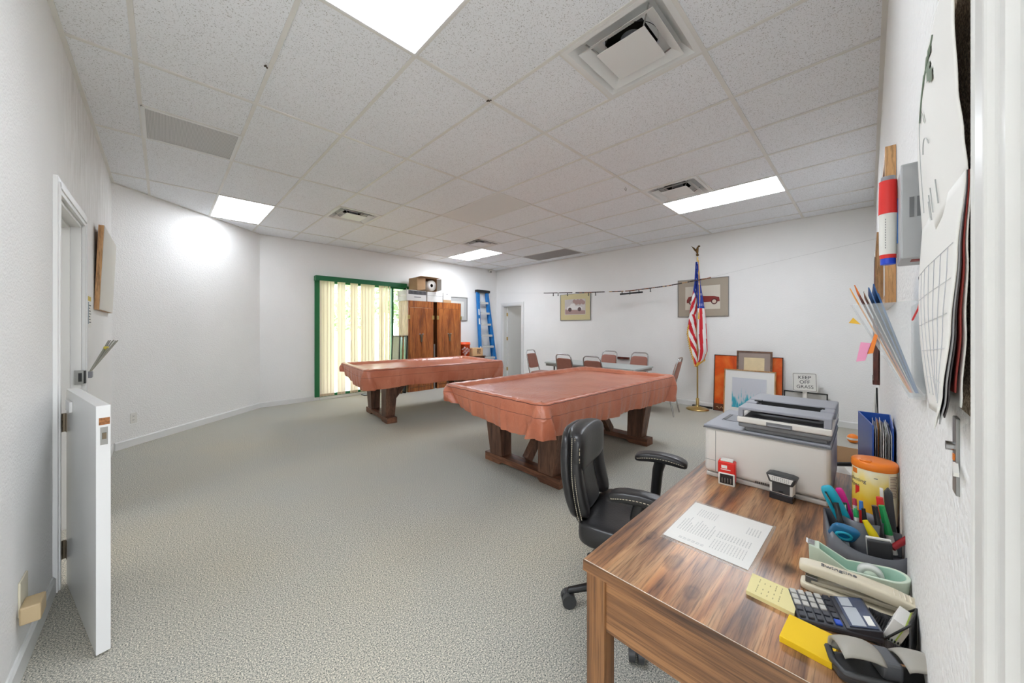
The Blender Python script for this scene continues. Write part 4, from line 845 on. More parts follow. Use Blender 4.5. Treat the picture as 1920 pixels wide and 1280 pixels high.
b=MB(); b.box(-.12,-.12,.33,.12,.14,.355); b.tube([(0,-.1,.345),(0,-.24,.35),(0,-.285,.42),(0,-.29,.56)],[.028,.03,.03,.024],10,flat=1.5); mesh('mechanism',b,M_black,t)
def bk(x,z,dy=0):  # back surface: lumbar curve, recline, wings
    q=(z-.45)/.45; return -.235-.075*q-.02*sin(q*PI*1.3)+.045*(x/.24)**2+dy
def slabpad(w,z0,z1,th,dy,x0=0,e1=.35,e2=.3,taper=0):
    zc=(z0+z1)/2; h=z1-z0; b=MB()
    def bend(x,y,z):
        xx=x*(1-taper*((z/h)+.5)) if taper>=0 else x*(1+taper*(.5-z/h)); xx+=x0
        return (xx,bk(xx,zc+z,dy)+y,z+zc)
    b.pad((0,0,0),(w,th,h),e2,e1,32,20,bend=bend); return b
bs=mesh('backrest',slabpad(.48,.435,.875,.06,-.015,e1=.5,e2=.5,taper=.04),M_leather,t)
for s in (-1,1):
    mesh('side_bolster',slabpad(.11,.465,.80,.085,.03,x0=s*.155,e1=.7,e2=.5),M_leather,bs)
mesh('lumbar_cushion',slabpad(.24,.46,.74,.07,.03,e1=.7,e2=.45),M_leather,bs)
hp=mesh('head_cushion',slabpad(.42,.665,.885,.115,.04,e1=.75,e2=.5),M_leather,bs)
def stitch(path,n,parent,r=.0016):
    b=MB(); 
    for i in range(0,n):
        a=path(i/n); c=path((i+.62)/n); b.cyl(a,c,r,n=5)
    o=mesh('stitching',b,M_stitch,parent); o['label']='cream contrast stitching'; return o
for s in (-1,1):
    for off in (0,.012):
        stitch(lambda q,s=s,off=off:(s*(.228-off-.015*q),bk(.225,.50+.34*q,.018+off*.9),.47+.39*q),44,bs,.0018)
stitch(lambda q:(.204*math.copysign(abs(cos(2*PI*q))**.6,cos(2*PI*q)),bk(.2*cos(2*PI*q),.775,.062),.775+.100*math.copysign(abs(sin(2*PI*q))**.6,sin(2*PI*q))),60,hp,.0018)
for s in (-1,1):
    b=MB(); b.tube([(s*.20,.06,.345),(s*.285,.06,.345),(s*.30,.065,.40),(s*.285,.085,.60),(s*.28,.10,.655)],[.022,.024,.026,.028,.03],12,flat=1.3); ap=mesh('arm_post',b,M_black,t)
    b=MB(); b.pad((s*.28,.10,.675),(.085,.27,.05),.55,.35,28,14,bend=lambda x,y,z:(x,y,z-.018*(y/.13)**2)); pd=mesh('armrest',b,M_leather,t)
    stitch(lambda q,s=s:(s*.28+.0445*(-1 if s<0 else 1)*0+ (.043 if cos(2*PI*q)>=0 else -.043)*min(1,abs(cos(2*PI*q))*3),.10+.125*sin(2*PI*q),.676-.018*(sin(2*PI*q))**2),54,pd,.0016)
t.location=(1.71,.835,0); t.rotation_euler=(0,0,PI+.25)
# ---------------------------------------------------------------- printer
t=thing('printer','white and grey multifunction laser printer on the far end of desk','printer',(1.9,.3,DZ))
px0,px1,py0,py1=1.722,2.12,.094,.503
b=MB(); b.box(px0+.006,py0+.006,DZ,px1-.006,py1-.006,DZ+.02); mesh('base',b,pm('printer_base',(196,192,186),.45),t,bevel=.006)
M_pw=pm('printer_white',(222,217,210),.42); M_pg=pm('printer_grey',(116,117,120),.5); M_pl=pm('printer_lid_grey',(150,152,160),.42,bump=.15,bscale=400)
b=MB(); b.box(px0,py0,DZ+.021,px1,py1,.966); mesh('body',b,M_pw,t,bevel=.018,seg=4)
b=MB(); b.box(px0-.0012,py1-.045,DZ+.03,px0,py1-.0435,.955); b.box(px0-.0012,py1-.044,DZ+.075,px0,py1-.004,DZ+.0765); mesh('panel_seam',b,pm('seam_shadow_grey',(150,148,144),.6),t)
b=MB()
for k in range(12): b.box(px0-.001,py1-.19-.006*k,DZ+.024,px0+.001,py1-.187-.006*k,DZ+.032)
mesh('vent_slots',b,M_black_ink,t)
b=MB(); b.box(px0-.002,py0-.002,.966,px1,py1+.002,.976); tp=mesh('top_cover',b,M_pl,t,bevel=.004)
b=MB(); b.box(px0-.004,py0-.003,.962,px1,py1+.003,.9665); mesh('top_band',b,M_pg,t)
b=MB(); b.box(1.86,.39,.9755,2.0,.47,.9775); b.mat(1); b.box(1.87,.455,.977,1.99,.468,.979); mesh('control_panel',b,[pm('panel_grey',(122,124,132),.35),M_dkgrey],t)
sy0,sy1=py0-.004,.375
b=MB(); b.box(px0+.01,sy0+.012,.976,px1-.01,sy1-.02,.992); mesh('scanner_neck',b,M_pg,t,bevel=.004)
b=MB(); b.box(px0-.004,sy0,.992,px1,sy1,1.010); mesh('scanner_bed',b,M_pg,t,bevel=.005)
b=MB(); b.box(px0-.008,sy0-.001,1.010,px1,sy1+.004,1.034); wb=mesh('scanner_frame',b,M_pw,t,bevel=.006,seg=3)
b=MB(); b.box(px0-.0095,.20,1.012,px0-.007,.28,1.027); b.mat(1); b.box(px0-.0115,.205,1.0135,px0-.0085,.275,1.018); mesh('handle_recess',b,[M_pg,M_pl],wb)
# lid with a front slot and a document feeder well
lid=MB(); z0,z1=1.034,1.078
lid.box(px0-.004,sy0,z0,px0+.014,sy0+.022,z1-.012); lid.box(px0-.004,sy1-.018,z0,px0+.014,sy1,z1-.012); lid.box(px0+.20,sy0,z0,px1,sy1,z1-.006)
lid.box(px0-.004,sy0,z1-.016,px0+.12,sy1,z1-.006); lid.box(px0+.12,sy0,z1-.016,px0+.20,sy0+.04,z1-.003); lid.box(px0+.12,sy1-.04,z1-.016,px0+.20,sy1,z1-.003); lid.box(px0+.20,sy0,z1-.016,px1,sy1,z1-.0)
mesh('lid',lid,M_pl,t,bevel=.003)
b=MB(); b.box(px0+.004,sy0+.02,z0,px0+.16,sy1-.02,z0+.002); mesh('output_tray',b,M_dkgrey,t)
b=MB(); b.box(px0+.12,sy0+.045,z1-.034,px0+.198,sy1-.045,z1-.030); b.box(px0+.198,sy0+.045,z1-.03,px0+.1995,sy1-.045,z1-.004); mesh('feeder_slot',b,M_black,t)
b=MB(); b.box(px0+.165,sy0+.03,z1-.006,px0+.18,sy0+.045,z1+.002); b.box(px0+.165,sy1-.05,z1-.006,px0+.19,sy1-.025,z1+.002); mesh('paper_guide',b,M_black,t)
# ---------------------------------------------------------------- stamps
t=thing('date_stamp','small red and white self inking date stamp standing against the printer','stamp',(1.69,.41,DZ),0)
M0=Matrix.Translation((1.692,.408,DZ))@Matrix.Rotation(.12,4,'Z')
b=MB(); b.M=M0; b.box(-.024,-.029,0,.012,.029,.052); mesh('base_frame',b,M_white,t,bevel=.004)
b=MB(); b.M=M0; b.box(-.022,-.031,.045,.018,.031,.096); b.box(-.012,-.031,.01,.018,.031,.05); cp=mesh('red_housing',b,pm('red_plastic',(222,40,32),.35),t,bevel=.005)
b=MB(); b.M=M0; b.box(-.018,-.022,.096,.014,.022,.103); mesh('top_window',b,M_white,cp,bevel=.002)
b=MB(); b.M=M0; b.box(-.0253,-.023,.008,-.0243,.023,.046); mesh('wheel_window',b,M_black,t)
b=MB(); b.M=M0
for k in range(4): b.pad((-.0262,-.015+.010*k,.022),(.003,.004,.022),1,1,8,6)
mesh('date_wheel',b,M_steel,t)
b=MB(); b.M=M0@Matrix.Translation((-.0225,.004,.072))@Matrix(((0,0,-1,0),(-1,0,0,0),(0,1,0,0),(0,0,0,1))); b.box(-.014,-.002,-.0004,.006,.010,.0006); b.box(-.016,-.009,-.0004,.018,-.006,.0006); mesh('print',b,M_paper,cp)
t=thing('address_stamp','black and white self inking stamp with paper label, right of the red stamp','stamp',(1.69,.225,DZ),0)
M0=Matrix.Translation((1.692,.226,DZ))@Matrix.Rotation(-.10,4,'Z')
b=MB(); b.M=M0; b.box(-.024,-.036,0,.02,.036,.024); mesh('ink_skirt',b,pm('smoky_clear_plastic',(44,44,48),.12),t,bevel=.003)
b=MB(); b.M=M0; b.prism([(-.022,-.035,.024),(-.022,.035,.024),(-.022,.037,.068),(-.022,-.037,.068)],(.04,0,0)); mesh('body',b,M_white,t,bevel=.004)
b=MB(); b.M=M0; b.box(-.0235,-.027,.028,-.021,.027,.064); pn=mesh('face_panel',b,M_dkgrey,t,bevel=.001); b=MB(); b.M=M0; b.pad((-.024,0,.036),(.003,.016,.008),.8,.8,12,6); mesh('button',b,M_black,pn)
b=MB(); b.M=M0; b.prism([(-.026,-.036,.062),(-.026,.036,.062),(-.026,.047,.093),(-.026,.03,.097),(-.026,-.03,.097),(-.026,-.047,.093)],(.046,0,0)); cp=mesh('cap',b,M_dkgrey,t,bevel=.004)
b=MB(); b.M=M0; b.prism([(-.0265,-.030,.070),(-.0265,.030,.070),(-.0265,.038,.089),(-.0265,-.038,.089)],(-.0008,0,0)); lb=mesh('label',b,M_paper,cp); b=MB(); b.M=M0
for k in range(3):
    for q in range(9): b.box(-.0278,-.026+.006*q,.0735+.005*k,-.0272,-.0225+.006*q,.0752+.005*k)
mesh('print',b,M_ink,lb)
# ---------------------------------------------------------------- document in a clear sleeve
t=thing('document_sheet','printed white sheet in a clear sleeve lying flat on the desk','paper',(1.28,.33,DZ))
b=MB(); b.box(1.112,.208,DZ+.0006,1.44,.45,DZ+.0012); M_sl=pm('clear_sleeve',(225,222,215),.25,alpha=.14); mesh('sleeve',b,M_sl,t)
b=MB(); b.prism([(1.425,.445,DZ+.0013),(1.13,.447,DZ+.0013),(1.126,.223,DZ+.0013),(1.431,.216,DZ+.0013)],(0,0,.0006)); mesh('sheet',b,M_paper,t)
b=MB(); random.seed(9)
def rowtext(x0,x1,y,h=.0028):
    x=x0
    while x<x1:
        w=random.uniform(.004,.012); b.box(min(x+w,x1),y,DZ+.0019,x,y+h,DZ+.0021); x+=w+.003
# lines of print run across the sheet (sheet's top is towards the printer)
for k in range(13):
    y=.428-.0075*k; rowtext(1.20,1.20+random.uniform(.05,.11),y); 
for k in range(8): rowtext(1.33,1.385,.41-.0075*k,.0022)
for k in range(12): rowtext(1.235,1.275,.325-.0075*k); rowtext(1.16,1.22,.325-.0075*k,.002)
for k in range(5): rowtext(1.32,1.37,.265-.0075*k)
for x in (1.15,1.157): 
    for q in range(6): b.box(x,.40-.012*q,DZ+.0019,x+.003,.409-.012*q,DZ+.0021)
mesh('print',b,pm('faint_print',(198,197,194),.7),t)
# ---------------------------------------------------------------- pads
b=MB(); b.prism([(1.108,.210,DZ),(1.024,.207,DZ),(1.018,.115,DZ),(1.104,.115,DZ)],(0,0,.009))
t=solo('memo_pad','pale yellow sticky memo pad partly under the calculator','sticky notes',b,pm('pale_yellow_paper',(236,224,164),.7),(1.06,.16,DZ))
b=MB(); random.seed(4)
for k in range(7):
    for q in range(5): 
        if random.random()<.7: b.box(1.035+.009*k,.145+.011*q,DZ+.009,1.041+.009*k,.147+.011*q,DZ+.0093)
mesh('handwriting',b,pm('pencil_grey',(184,172,124),.7),t)
b=MB(); b.prism([(1.003,.122,DZ),(.918,.128,DZ),(.913,.048,DZ),(1.0,.040,DZ)],(0,0,.013)); solo('sticky_pad','bright yellow sticky note pad at the near edge of the desk','sticky notes',b,pm('bright_yellow_paper',(246,202,20),.65),(.96,.085,DZ),bevel=.0008)
# ---------------------------------------------------------------- calculator
t=thing('calculator','dark desktop calculator with solar display lying between yellow pads and stapler','calculator',(1.08,.06,DZ))
M0=Matrix.Translation((1.075,.06,DZ+.003))@Matrix.Rotation(math.radians(-84+7),4,'Z')   # local +x runs from keys to display, +y to the back
M0=Matrix.Translation((1.078,.058,DZ+.002))@Matrix.Rotation(math.radians(-72),4,'Z')@Matrix.Rotation(math.radians(-4.5),4,'Y')
M_calc=pm('blue_black_plastic',(64,66,74),.4)
b=MB(); b.M=M0; b.prism([(-.068,-.052,0),(.07,-.052,0),(.07,.052,0),(-.068,.052,0)],(0,0,.013)); mesh('case',b,M_calc,t,bevel=.004)
b=MB(); b.M=M0; b.prism([(.012,-.051,.013),(.012,-.051,.016),(.069,-.051,.026),(.069,-.051,.0)],(0,.102,0)); hd=mesh('display_housing',b,M_calc,t,bevel=.003)
Q=M0@Matrix.Translation((.041,0,.0218))@Matrix.Rotation(-math.atan2(.010,.057),4,'Y')
b=MB(); b.M=Q; b.box(-.022,-.047,0,.024,.047,.0012); mesh('bezel',b,pm('bezel_dark_blue',(70,80,104),.12),hd)
b=MB(); b.M=Q; b.box(-.017,-.044,.0012,.006,.012,.0018); b.box(-.017,.016,.0012,.002,.044,.0018); mesh('lcd_window',b,pm('lcd_grey',(182,188,196),.12),hd)
b=MB(); b.M=Q; b.box(.010,-.040,.0012,.021,-.012,.0018); mesh('solar_cell',b,M_paper,hd)
M_kg=pm('key_grey',(192,190,184),.45); M_kd=pm('key_dark',(58,60,68),.45); M_kb=pm('key_blue',(38,84,200),.4)
for i in range(5):
    for j in range(5):
        # i along x (columns towards display), j across
        x=-.058+.0152*i; y=.040-.0195*j
        m=M_kg if (j<3 and i<4) else (M_kb if (i==4 and j==4) else M_kd)
        b=MB(); b.M=M0; b.box(x-.0058,y-.0075,.013,x+.0058,y+.0075,.0175); mesh('key',b,m,t,bevel=.0014)
# ---------------------------------------------------------------- stapler
t=thing('stapler','cream full size desk stapler lying in front of the mint tape dispenser','stapler',(1.17,.02,DZ))
M_cream=pm('cream_plastic',(222,212,188),.4); M0=Matrix.Translation((1.17,.015,DZ))@Matrix.Rotation(math.radians(-86.5),4,'Z')   # local +x from the mouth (left in photo) to the hinge
b=MB(); b.M=M0; b.pad((0,0,.009),(.21,.044,.018),.3,.3); mesh('base',b,M_cream,t)
b=MB(); b.M=M0; b.prism([(-.085,-.014,.018),(.09,-.014,.026),(.09,-.014,.038),(-.085,-.014,.027)],(0,.028,0)); mesh('magazine',b,pm('magazine_tan',(186,178,158),.45),t,bevel=.003)
b=MB(); b.M=M0; b.box(-.095,-.013,.018,-.072,.013,.034); mesh('staple_head',b,M_steel,t,bevel=.001)
b=MB(); b.M=M0
def arm(x,y,z):
    q=(x/.215+.5); zc=.052-.010*q+.006*sin(q*PI); return (x+.0,y*(.92+.12*q),zc+z*(1.0 if q<.75 else 1.0-.5*(q-.75)/.25))
b.pad((0,0,0),(.215,.042,.024),.32,.28,40,14,bend=arm); ar=mesh('arm',b,M_cream,t)
b=MB(); b.M=M0
for k in range(6): b.pad((.055+.008*k,0,.058-.0045*k/4),(.004,.030,.006),.5,.5,10,6)
mesh('grip_ribs',b,M_cream,ar)
b=MB(); b.M=M0@Matrix.Translation((-.035,0,.0665))@Matrix.Rotation(.01,4,'Y'); b.text('Swingline',.017,ext=.0006); mesh('lettering',b,M_ink,ar)
# ---------------------------------------------------------------- tape dispenser
t=thing('tape_dispenser','mint green tape dispenser between stapler and pen organizer','tape dispenser',(1.27,.02,DZ))
M_mint=pm('mint_plastic',(208,222,202),.38); M_mintd=pm('mint_inner',(182,214,196),.4); M0=Matrix.Translation((1.262,.018,DZ))@Matrix.Rotation(math.radians(-86),4,'Z')
def outline(k=1.0,n=30):   # teardrop plan: narrow nose at -x, round tail at +x
    pts=[]
    for i in range(n+1):
        a=-PI/2+PI*i/n; pts.append((.052+.036*k*cos(a),.036*k*sin(a)))
    pts+= [(-.02,.030*k),(-.075,.022*k),(-.094,.017*k),(-.094,-.017*k),(-.075,-.022*k),(-.02,-.030*k)]
    return pts
def ztop(x): 
    if x<-.075: return .072
    if x<-.03: q=(x+.075)/.045; q=q*q*(3-2*q); return .072-.030*q
    q=(x+.03)/.118; return .042+.016*q
def zlow(x): return 0
O=outline(); I=outline(.78); n=len(O)
I=[(max(x,-.072) if x<-.05 else x-.0,y) for x,y in I]
b=MB(); b.M=M0; vs=[]
for x,y in O: vs.append((x*.97,y*.94,0))
for x,y in O: vs.append((x,y,ztop(x)))
for x,y in I: vs.append((x,y,ztop(x)))
for x,y in I: vs.append((x,y*.96,max(.014,ztop(x)-.034)))
fs=[]
for r in range(3):
    for i in range(n): j=(i+1)%n; fs.append((r*n+i,r*n+j,(r+1)*n+j,(r+1)*n+i))
fs.append(tuple(range(n))[::-1]); b.add(vs,fs,False,[0 if f_<2*n or f_==3*n else 1 for f_ in range(3*n+1)])
b.add([vs[3*n+i] for i in range(n)],[tuple(range(n))],False,[1]); mesh('body',b,[M_mint,M_mintd],t,bevel=.0025)
b=MB(); b.M=M0@Matrix.Translation((.022,0,.036))@Matrix.Rotation(PI/2,4,'X'); b.lathe([(.014,-.0095),(.024,-.0095),(.024,.0095),(.014,.0095),(.014,-.0095)],n=32); mesh('tape_roll',b,pm('frosted_tape',(224,226,220),.4),t)
b=MB(); b.M=M0@Matrix.Translation((.022,0,.036))@Matrix.Rotation(PI/2,4,'X'); b.lathe([(.001,-.011),(.0135,-.011),(.0135,.011),(.001,.011)],n=24); mesh('hub',b,M_mint,t)
b=MB(); b.M=M0; b.box(-.096,-.013,.070,-.082,.013,.0745)
for k in range(8): b.prism([(-.096,-.013+.00325*k,.0735),(-.096,-.013+.00325*(k+1),.0735),(-.100,-.0114+.00325*k,.0765)],(.003,0,0))
mesh('cutter',b,M_chrome,t)
# ---------------------------------------------------------------- pen organizer with contents
OX,OY=1.475,.008; OR=math.radians(12)
MO=Matrix.Translation((OX,OY,DZ))@Matrix.Rotation(OR,4,'Z')     # local -x faces the camera, +y is left in the photo
t=thing('pen_organizer','dark grey plastic desk organizer full of pens beside the wipes canister','organizer',(OX,OY,DZ))
M_org=pm('organizer_grey',(104,106,112),.34)
def shell(b,pts,z0,ztf,th,closed=False):
    N=len(pts); inn=[]
    for i,(x,y) in enumerate(pts):
        a=pts[(i-1)%N] if closed or i>0 else pts[i]; c=pts[(i+1)%N] if closed or i<N-1 else pts[i]
        tx,ty=c[0]-a[0],c[1]-a[1]; l=math.hypot(tx,ty) or 1; inn.append((x-ty/l*th,y+tx/l*th))
    vs=[(x,y,z0) for x,y in pts]+[(x,y,ztf(x,y)) for x,y in pts]+[(x,y,ztf(x,y)) for x,y in inn]+[(x,y,z0) for x,y in inn]; fs=[]
    for i in range(N if closed else N-1):
        j=(i+1)%N
        for r in range(3): fs.append((r*N+i,r*N+j,(r+1)*N+j,(r+1)*N+i))
    if not closed: fs+=[(0,N,2*N,3*N),(N-1,4*N-1,3*N-1,2*N-1)]
    b.add(vs,fs,True)
front=[(.045,.080),(-.055,.085)]+[(-.055-.050*sin(PI*i/20),.085*cos(PI*i/20)) for i in range(1,20)]+[(-.055,-.085),(.0,-.078)]
def zt(x,y): 
    if y>.078 and x>-.06: return .082 if x>-.05 else .075
    q=min(1,max(0,(abs(y)-.0)/.085)); return .036+.034*(q**3)
b=MB(); b.M=MO; shell(b,front[::-1],0,zt,.0035); wall_=mesh('tray_wall',b,M_org,t)
b=MB(); b.M=MO; b.prism([(x,y,.0) for x,y in front],(0,0,.004)); mesh('floor_plate',b,M_org,t)
b=MB(); b.M=MO; cu=[(.008+.040*cos(2*PI*i/28),.006+.044*sin(2*PI*i/28)) for i in range(28)]; shell(b,cu[::-1],0,lambda x,y:.092+.3*(x-.008)*.2,.003,True); mesh('pen_cup',b,M_org,t)
b=MB(); b.M=MO; b.box(-.035,.048,.004,.04,.051,.085); b.box(.038,.048,.004,.041,.084,.085); b.box(-.0,-.075,.004,.003,-.04,.07); mesh('divider',b,M_org,t)
GP='pens and small tools in the desk organizer'
def pen(nm,label,p,q,r,segs,cat='pen',clip=None,flat=1.0,group=GP):
    """p,q local to the organizer; segs: (part name, from, to, radius factor, material)"""
    P0,Q0=Vector(p),Vector(q); loc=tuple(MO@P0); t=thing(nm,label,cat,loc,0,group)
    for pn,a,c,k0,k1,m in segs:
        b=MB(); b.M=MO; A=P0.lerp(Q0,a); C_=P0.lerp(Q0,c); b.tube([A,A.lerp(C_,.5),C_],[r*k0,r*(k0+k1)/2,r*k1],12,flat=flat); mesh(pn,b,m,t)
    if clip:
        d=(Q0-P0).normalized(); n=Vector((-1,0,0)); n=(n-d*n.dot(d)).normalized(); b=MB(); b.M=MO; A=P0.lerp(Q0,clip[0])+n*(r*1.25); C_=P0.lerp(Q0,clip[1])+n*(r*1.25); b.bar(A,C_,r*.55,r*.35,tuple(n)); mesh('clip',b,clip[2],t)
    return t
M_blk=pm('pen_black',(34,34,36),.35); M_grn=pm('marker_green',(34,160,88),.4); M_dgrn=pm('pen_dark_green',(28,84,60),.4); M_red=pm('marker_red',(224,48,44),.4); M_yel=pm('highlighter_yellow',(240,214,20),.4); M_pink=pm('hot_pink',(222,30,140),.4); M_teal=pm('teal_plastic',(20,164,190),.3); M_bl=pm('pen_blue',(70,130,206),.3)
pen('pen','dark green pen in the back cup of the organizer, below the pink highlighter',(.0,.034,.01),(.012,.040,.122),.0055,[('barrel',0,.62,1,1,M_dgrn),('cap',.62,1,1.1,1.0,M_dgrn)],clip=(.68,.97,M_white))
pen('pen','white pen with bright green cap in the organizer cup',(-.012,.012,.01),(-.004,.020,.118),.0055,[('barrel',0,.78,1,1,M_white),('cap',.78,.93,1.05,1.05,M_grn),('tip',.93,1,.9,.5,M_grn)])
pen('pen','slim black pen standing just right of the green capped white pen',(-.014,-.002,.01),(-.010,.004,.125),.005,[('barrel',0,.7,1,1,M_blk),('cap',.7,1,1.1,.8,M_blk)])
pen('pen','clear pen with dark red top at the back of the organizer cup',(.02,.012,.01),(.026,.016,.136),.005,[('barrel',0,.85,1,1,M_white),('cap',.85,1,1.1,.9,pm('translucent_red',(190,60,80),.25))])
pen('pen','clear pen with light blue top at the back of the organizer cup',(.02,.0,.01),(.026,.002,.132),.005,[('barrel',0,.8,1,1,M_red),('cap',.8,1,1.1,.9,M_bl)])
pen('highlighter','yellow highlighter leaning in front of the organizer cup',(-.046,-.022,.040),(-.043,.008,.104),.010,[('barrel',0,.5,1,1,M_yel),('cap',.5,1,1.05,.6,M_yel)],'highlighter',flat=.6)
pen('pen','long black pen standing right of the yellow highlighter',(-.022,-.035,.008),(-.012,-.018,.140),.0065,[('barrel',0,.6,1,1,M_blk),('cap',.6,1,1.1,.95,M_blk)],clip=(.62,.98,M_blk))
pen('marker','green and white dry erase marker with clip at the right of organizer',(-.005,-.058,.012),(.006,-.036,.138),.0085,[('barrel',0,.4,1,1,M_white),('cap',.4,1,1.08,.8,M_grn)],'marker',clip=(.45,.95,M_grn))
pen('highlighter','red highlighter standing behind the green marker',(.025,-.050,.012),(.032,-.038,.152),.0085,[('barrel',0,.5,1,1,M_white),('cap',.5,1,1.05,.9,M_red)],'highlighter')
pen('pen','dark red glittery pen lying out over the right side of organizer',(-.045,-.045,.045),(-.012,-.095,.082),.0075,[('barrel',.0,.72,1,1,pm('dark_red_barrel',(150,28,36),.3)),('cap',.72,1,1.05,.8,M_chrome)])
pen('marker','black marker leaning on the left compartment of organizer, grey barrel below',(-.058,.046,.012),(-.028,.066,.132),.0072,[('barrel',0,.46,1,1,pm('silver_barrel',(168,178,184),.35)),('cap',.46,1,1.08,.85,M_blk)],'marker')
t=thing('pocket_stapler','slim teal pocket stapler standing upright at the back left of organizer','stapler',tuple(MO@Vector((.01,.05,.02))),0,GP)
MT=MO@Matrix.Translation((.0,.060,.112))@Matrix.Rotation(math.radians(-24),4,'X')@Matrix.Rotation(math.radians(-4),4,'Y')
b=MB(); b.M=MT; b.pad((0,0,0),(.022,.036,.125),.5,.6); mesh('body',b,M_teal,t)
b=MB(); b.M=MT; b.bar((-.013,.004,-.085),(-.013,.008,.050),.007,.004,(0,1,0)); b.mat(1); b.bar((-.0155,.005,-.085),(-.0155,.009,.048),.003,.002,(0,1,0)); mesh('staple_rail',b,[M_black,M_chrome],t)
t=thing('highlighter','hot pink flat highlighter behind the teal pocket stapler','highlighter',tuple(MO@Vector((.03,.03,.02))),0,GP)
b=MB(); b.M=MO@Matrix.Translation((.03,.036,.108))@Matrix.Rotation(math.radians(-16),4,'X'); b.pad((0,0,0),(.014,.022,.105),.5,.5); mesh('body',b,M_pink,t)
t=thing('correction_tape','translucent blue correction tape dispenser in the front tray of organizer','correction tape',tuple(MO@Vector((-.085,.03,.03))),0,GP)
MT=MO@Matrix.Translation((-.068,.056,.066))@Matrix.Rotation(math.radians(-28),4,'Y')@Matrix.Rotation(math.radians(15),4,'X')
b=MB(); b.M=MT; b.pad((0,0,0),(.022,.062,.056),.5,.85,30,16); mesh('case',b,pm('translucent_blue',(20,110,160),.12,coat=.5),t)
b=MB(); b.M=MT; b.tube([(-.0118,.016*cos(a)+.002,.013*sin(a)) for a in [2*PI*i/24 for i in range(24)]],.0035,8,closed=True); mesh('hub_ring',b,M_teal,t)
t=thing('board_eraser','small grey and white handheld eraser in the front tray of organizer','eraser',tuple(MO@Vector((-.08,-.03,.03))),0,GP)
MT=MO@Matrix.Translation((-.074,-.014,.045))@Matrix.Rotation(math.radians(-14),4,'Y')@Matrix.Rotation(math.radians(-6),4,'X')
b=MB(); b.M=MT; b.box(-.008,-.024,-.034,.001,.024,.030); mesh('grip',b,pm('charcoal_felt',(66,66,68),.85),t,bevel=.004)
b=MB(); b.M=MT; b.box(.001,-.025,-.035,.008,.025,.033); mesh('backing',b,M_white,t,bevel=.003)
t=thing('desk_stapler','tall dark grey and white stapler standing on end between canister and wall','stapler',tuple(MO@Vector((.05,-.06,0))),0)
MT=Matrix.Translation((1.575,-.050,DZ+.002))@Matrix.Rotation(math.radians(-6),4,'X')
b=MB(); b.M=MT; b.prism([(-.012,-.012,0),(-.012,.010,0),(-.012,.002,.15),(-.012,-.008,.165),(-.012,-.016,.15)],(.024,0,0)); mesh('arm',b,M_dkgrey,t,bevel=.004)
b=MB(); b.M=MT; b.prism([(-.010,.011,0),(-.010,.020,0),(-.010,.010,.16),(-.010,.002,.158)],(.02,0,0)); mesh('base',b,M_white,t,bevel=.002)
# ---------------------------------------------------------------- wipes canister, binder, boxes
t=thing('wipes_canister','yellow and orange disinfecting wipes canister standing behind the pen organizer','canister',(1.728,-.013,DZ))
cc=(1.728,-.0135,DZ)
tw=NT('canister_wrap'); sx=tw.n('ShaderNodeSeparateXYZ'); tw.l(tw.co(),sx.inputs[0]); nz=tw.n('ShaderNodeTexNoise',Scale=14.0,Detail=2.0,Distortion=1.0); tw.l(tw.co((1,1,.6)),nz.inputs['Vector'])
ad=tw.n('ShaderNodeMath',operation='MULTIPLY_ADD'); tw.l(nz.outputs['Fac'],ad.inputs[0]); ad.inputs[1].default_value=.08; tw.l(sx.outputs['Z'],ad.inputs[2])
tw.l(tw.ramp(ad.outputs[0],[(.06,rgba((244,168,40))),(.12,rgba((248,206,60))),(.17,rgba((246,222,130))),(.22,rgba((240,234,206)))]),tw.b.inputs['Base Color']); tw.b.inputs['Roughness'].default_value=.35
b=MB(); b.lathe([(.001,.001),(.052,.001),(.0535,.006),(.0535,.178),(.052,.182),(.001,.182)],cc,48); cb=mesh('tub',b,tw.m,t)
M_or=pm('orange_lid_plastic',(250,134,36),.38)
b=MB(); b.lathe([(.0545,.178),(.0555,.18),(.0555,.198),(.053,.2025),(.03,.2045),(.001,.2045)],cc,48); ld=mesh('lid',b,M_or,t); b=MB(); b.pad((cc[0]-.03,cc[1]+.02,cc[2]+.205),(.03,.03,.005),.6,.6,12,6); mesh('flip_tab',b,M_or,ld)
# label details wrapped on the tub: angles measured around the axis
def curved(b,a0,a1,z0,z1,r=.0537):
    n=max(2,int(abs(a1-a0)/.12)+1); b.grid(lambda u,v:(cc[0]+r*cos(a0+(a1-a0)*u),cc[1]+r*sin(a0+(a1-a0)*u),cc[2]+z0+(z1-z0)*v),n,1)
A0=PI+.02
def wraptext(b,s,size,a_c,z,r=.0538):
    mb=MB(); mb.text(s,size,ext=.0002)
    b.add([(cc[0]+r*cos(a_c+x/r),cc[1]+r*sin(a_c+x/r),cc[2]+z+y) for x,y,zz in mb.v],mb.f)
b=MB(); curved(b,A0+.62,A0+1.35,.006,.176,.0536); bk_=mesh('ingredient_panel',b,pm('cream_label',(238,226,196),.4),cb)
b=MB(); random.seed(2)
for k in range(14): curved(b,A0+.70,A0+.70+random.uniform(.38,.55),.165-.005*k,.167-.005*k,.0539)
mesh('small_print',b,pm('small_print_brown',(150,120,110),.6),bk_)
b=MB(); wraptext(b,'Disinfecting',.017,A0-1.12,.138); wraptext(b,'Wipes',.017,A0-1.12,.120); curved(b,A0-.04,A0+.12,.155,.157,.0539); mesh('lettering',b,pm('navy_print',(50,72,112),.5),cb)
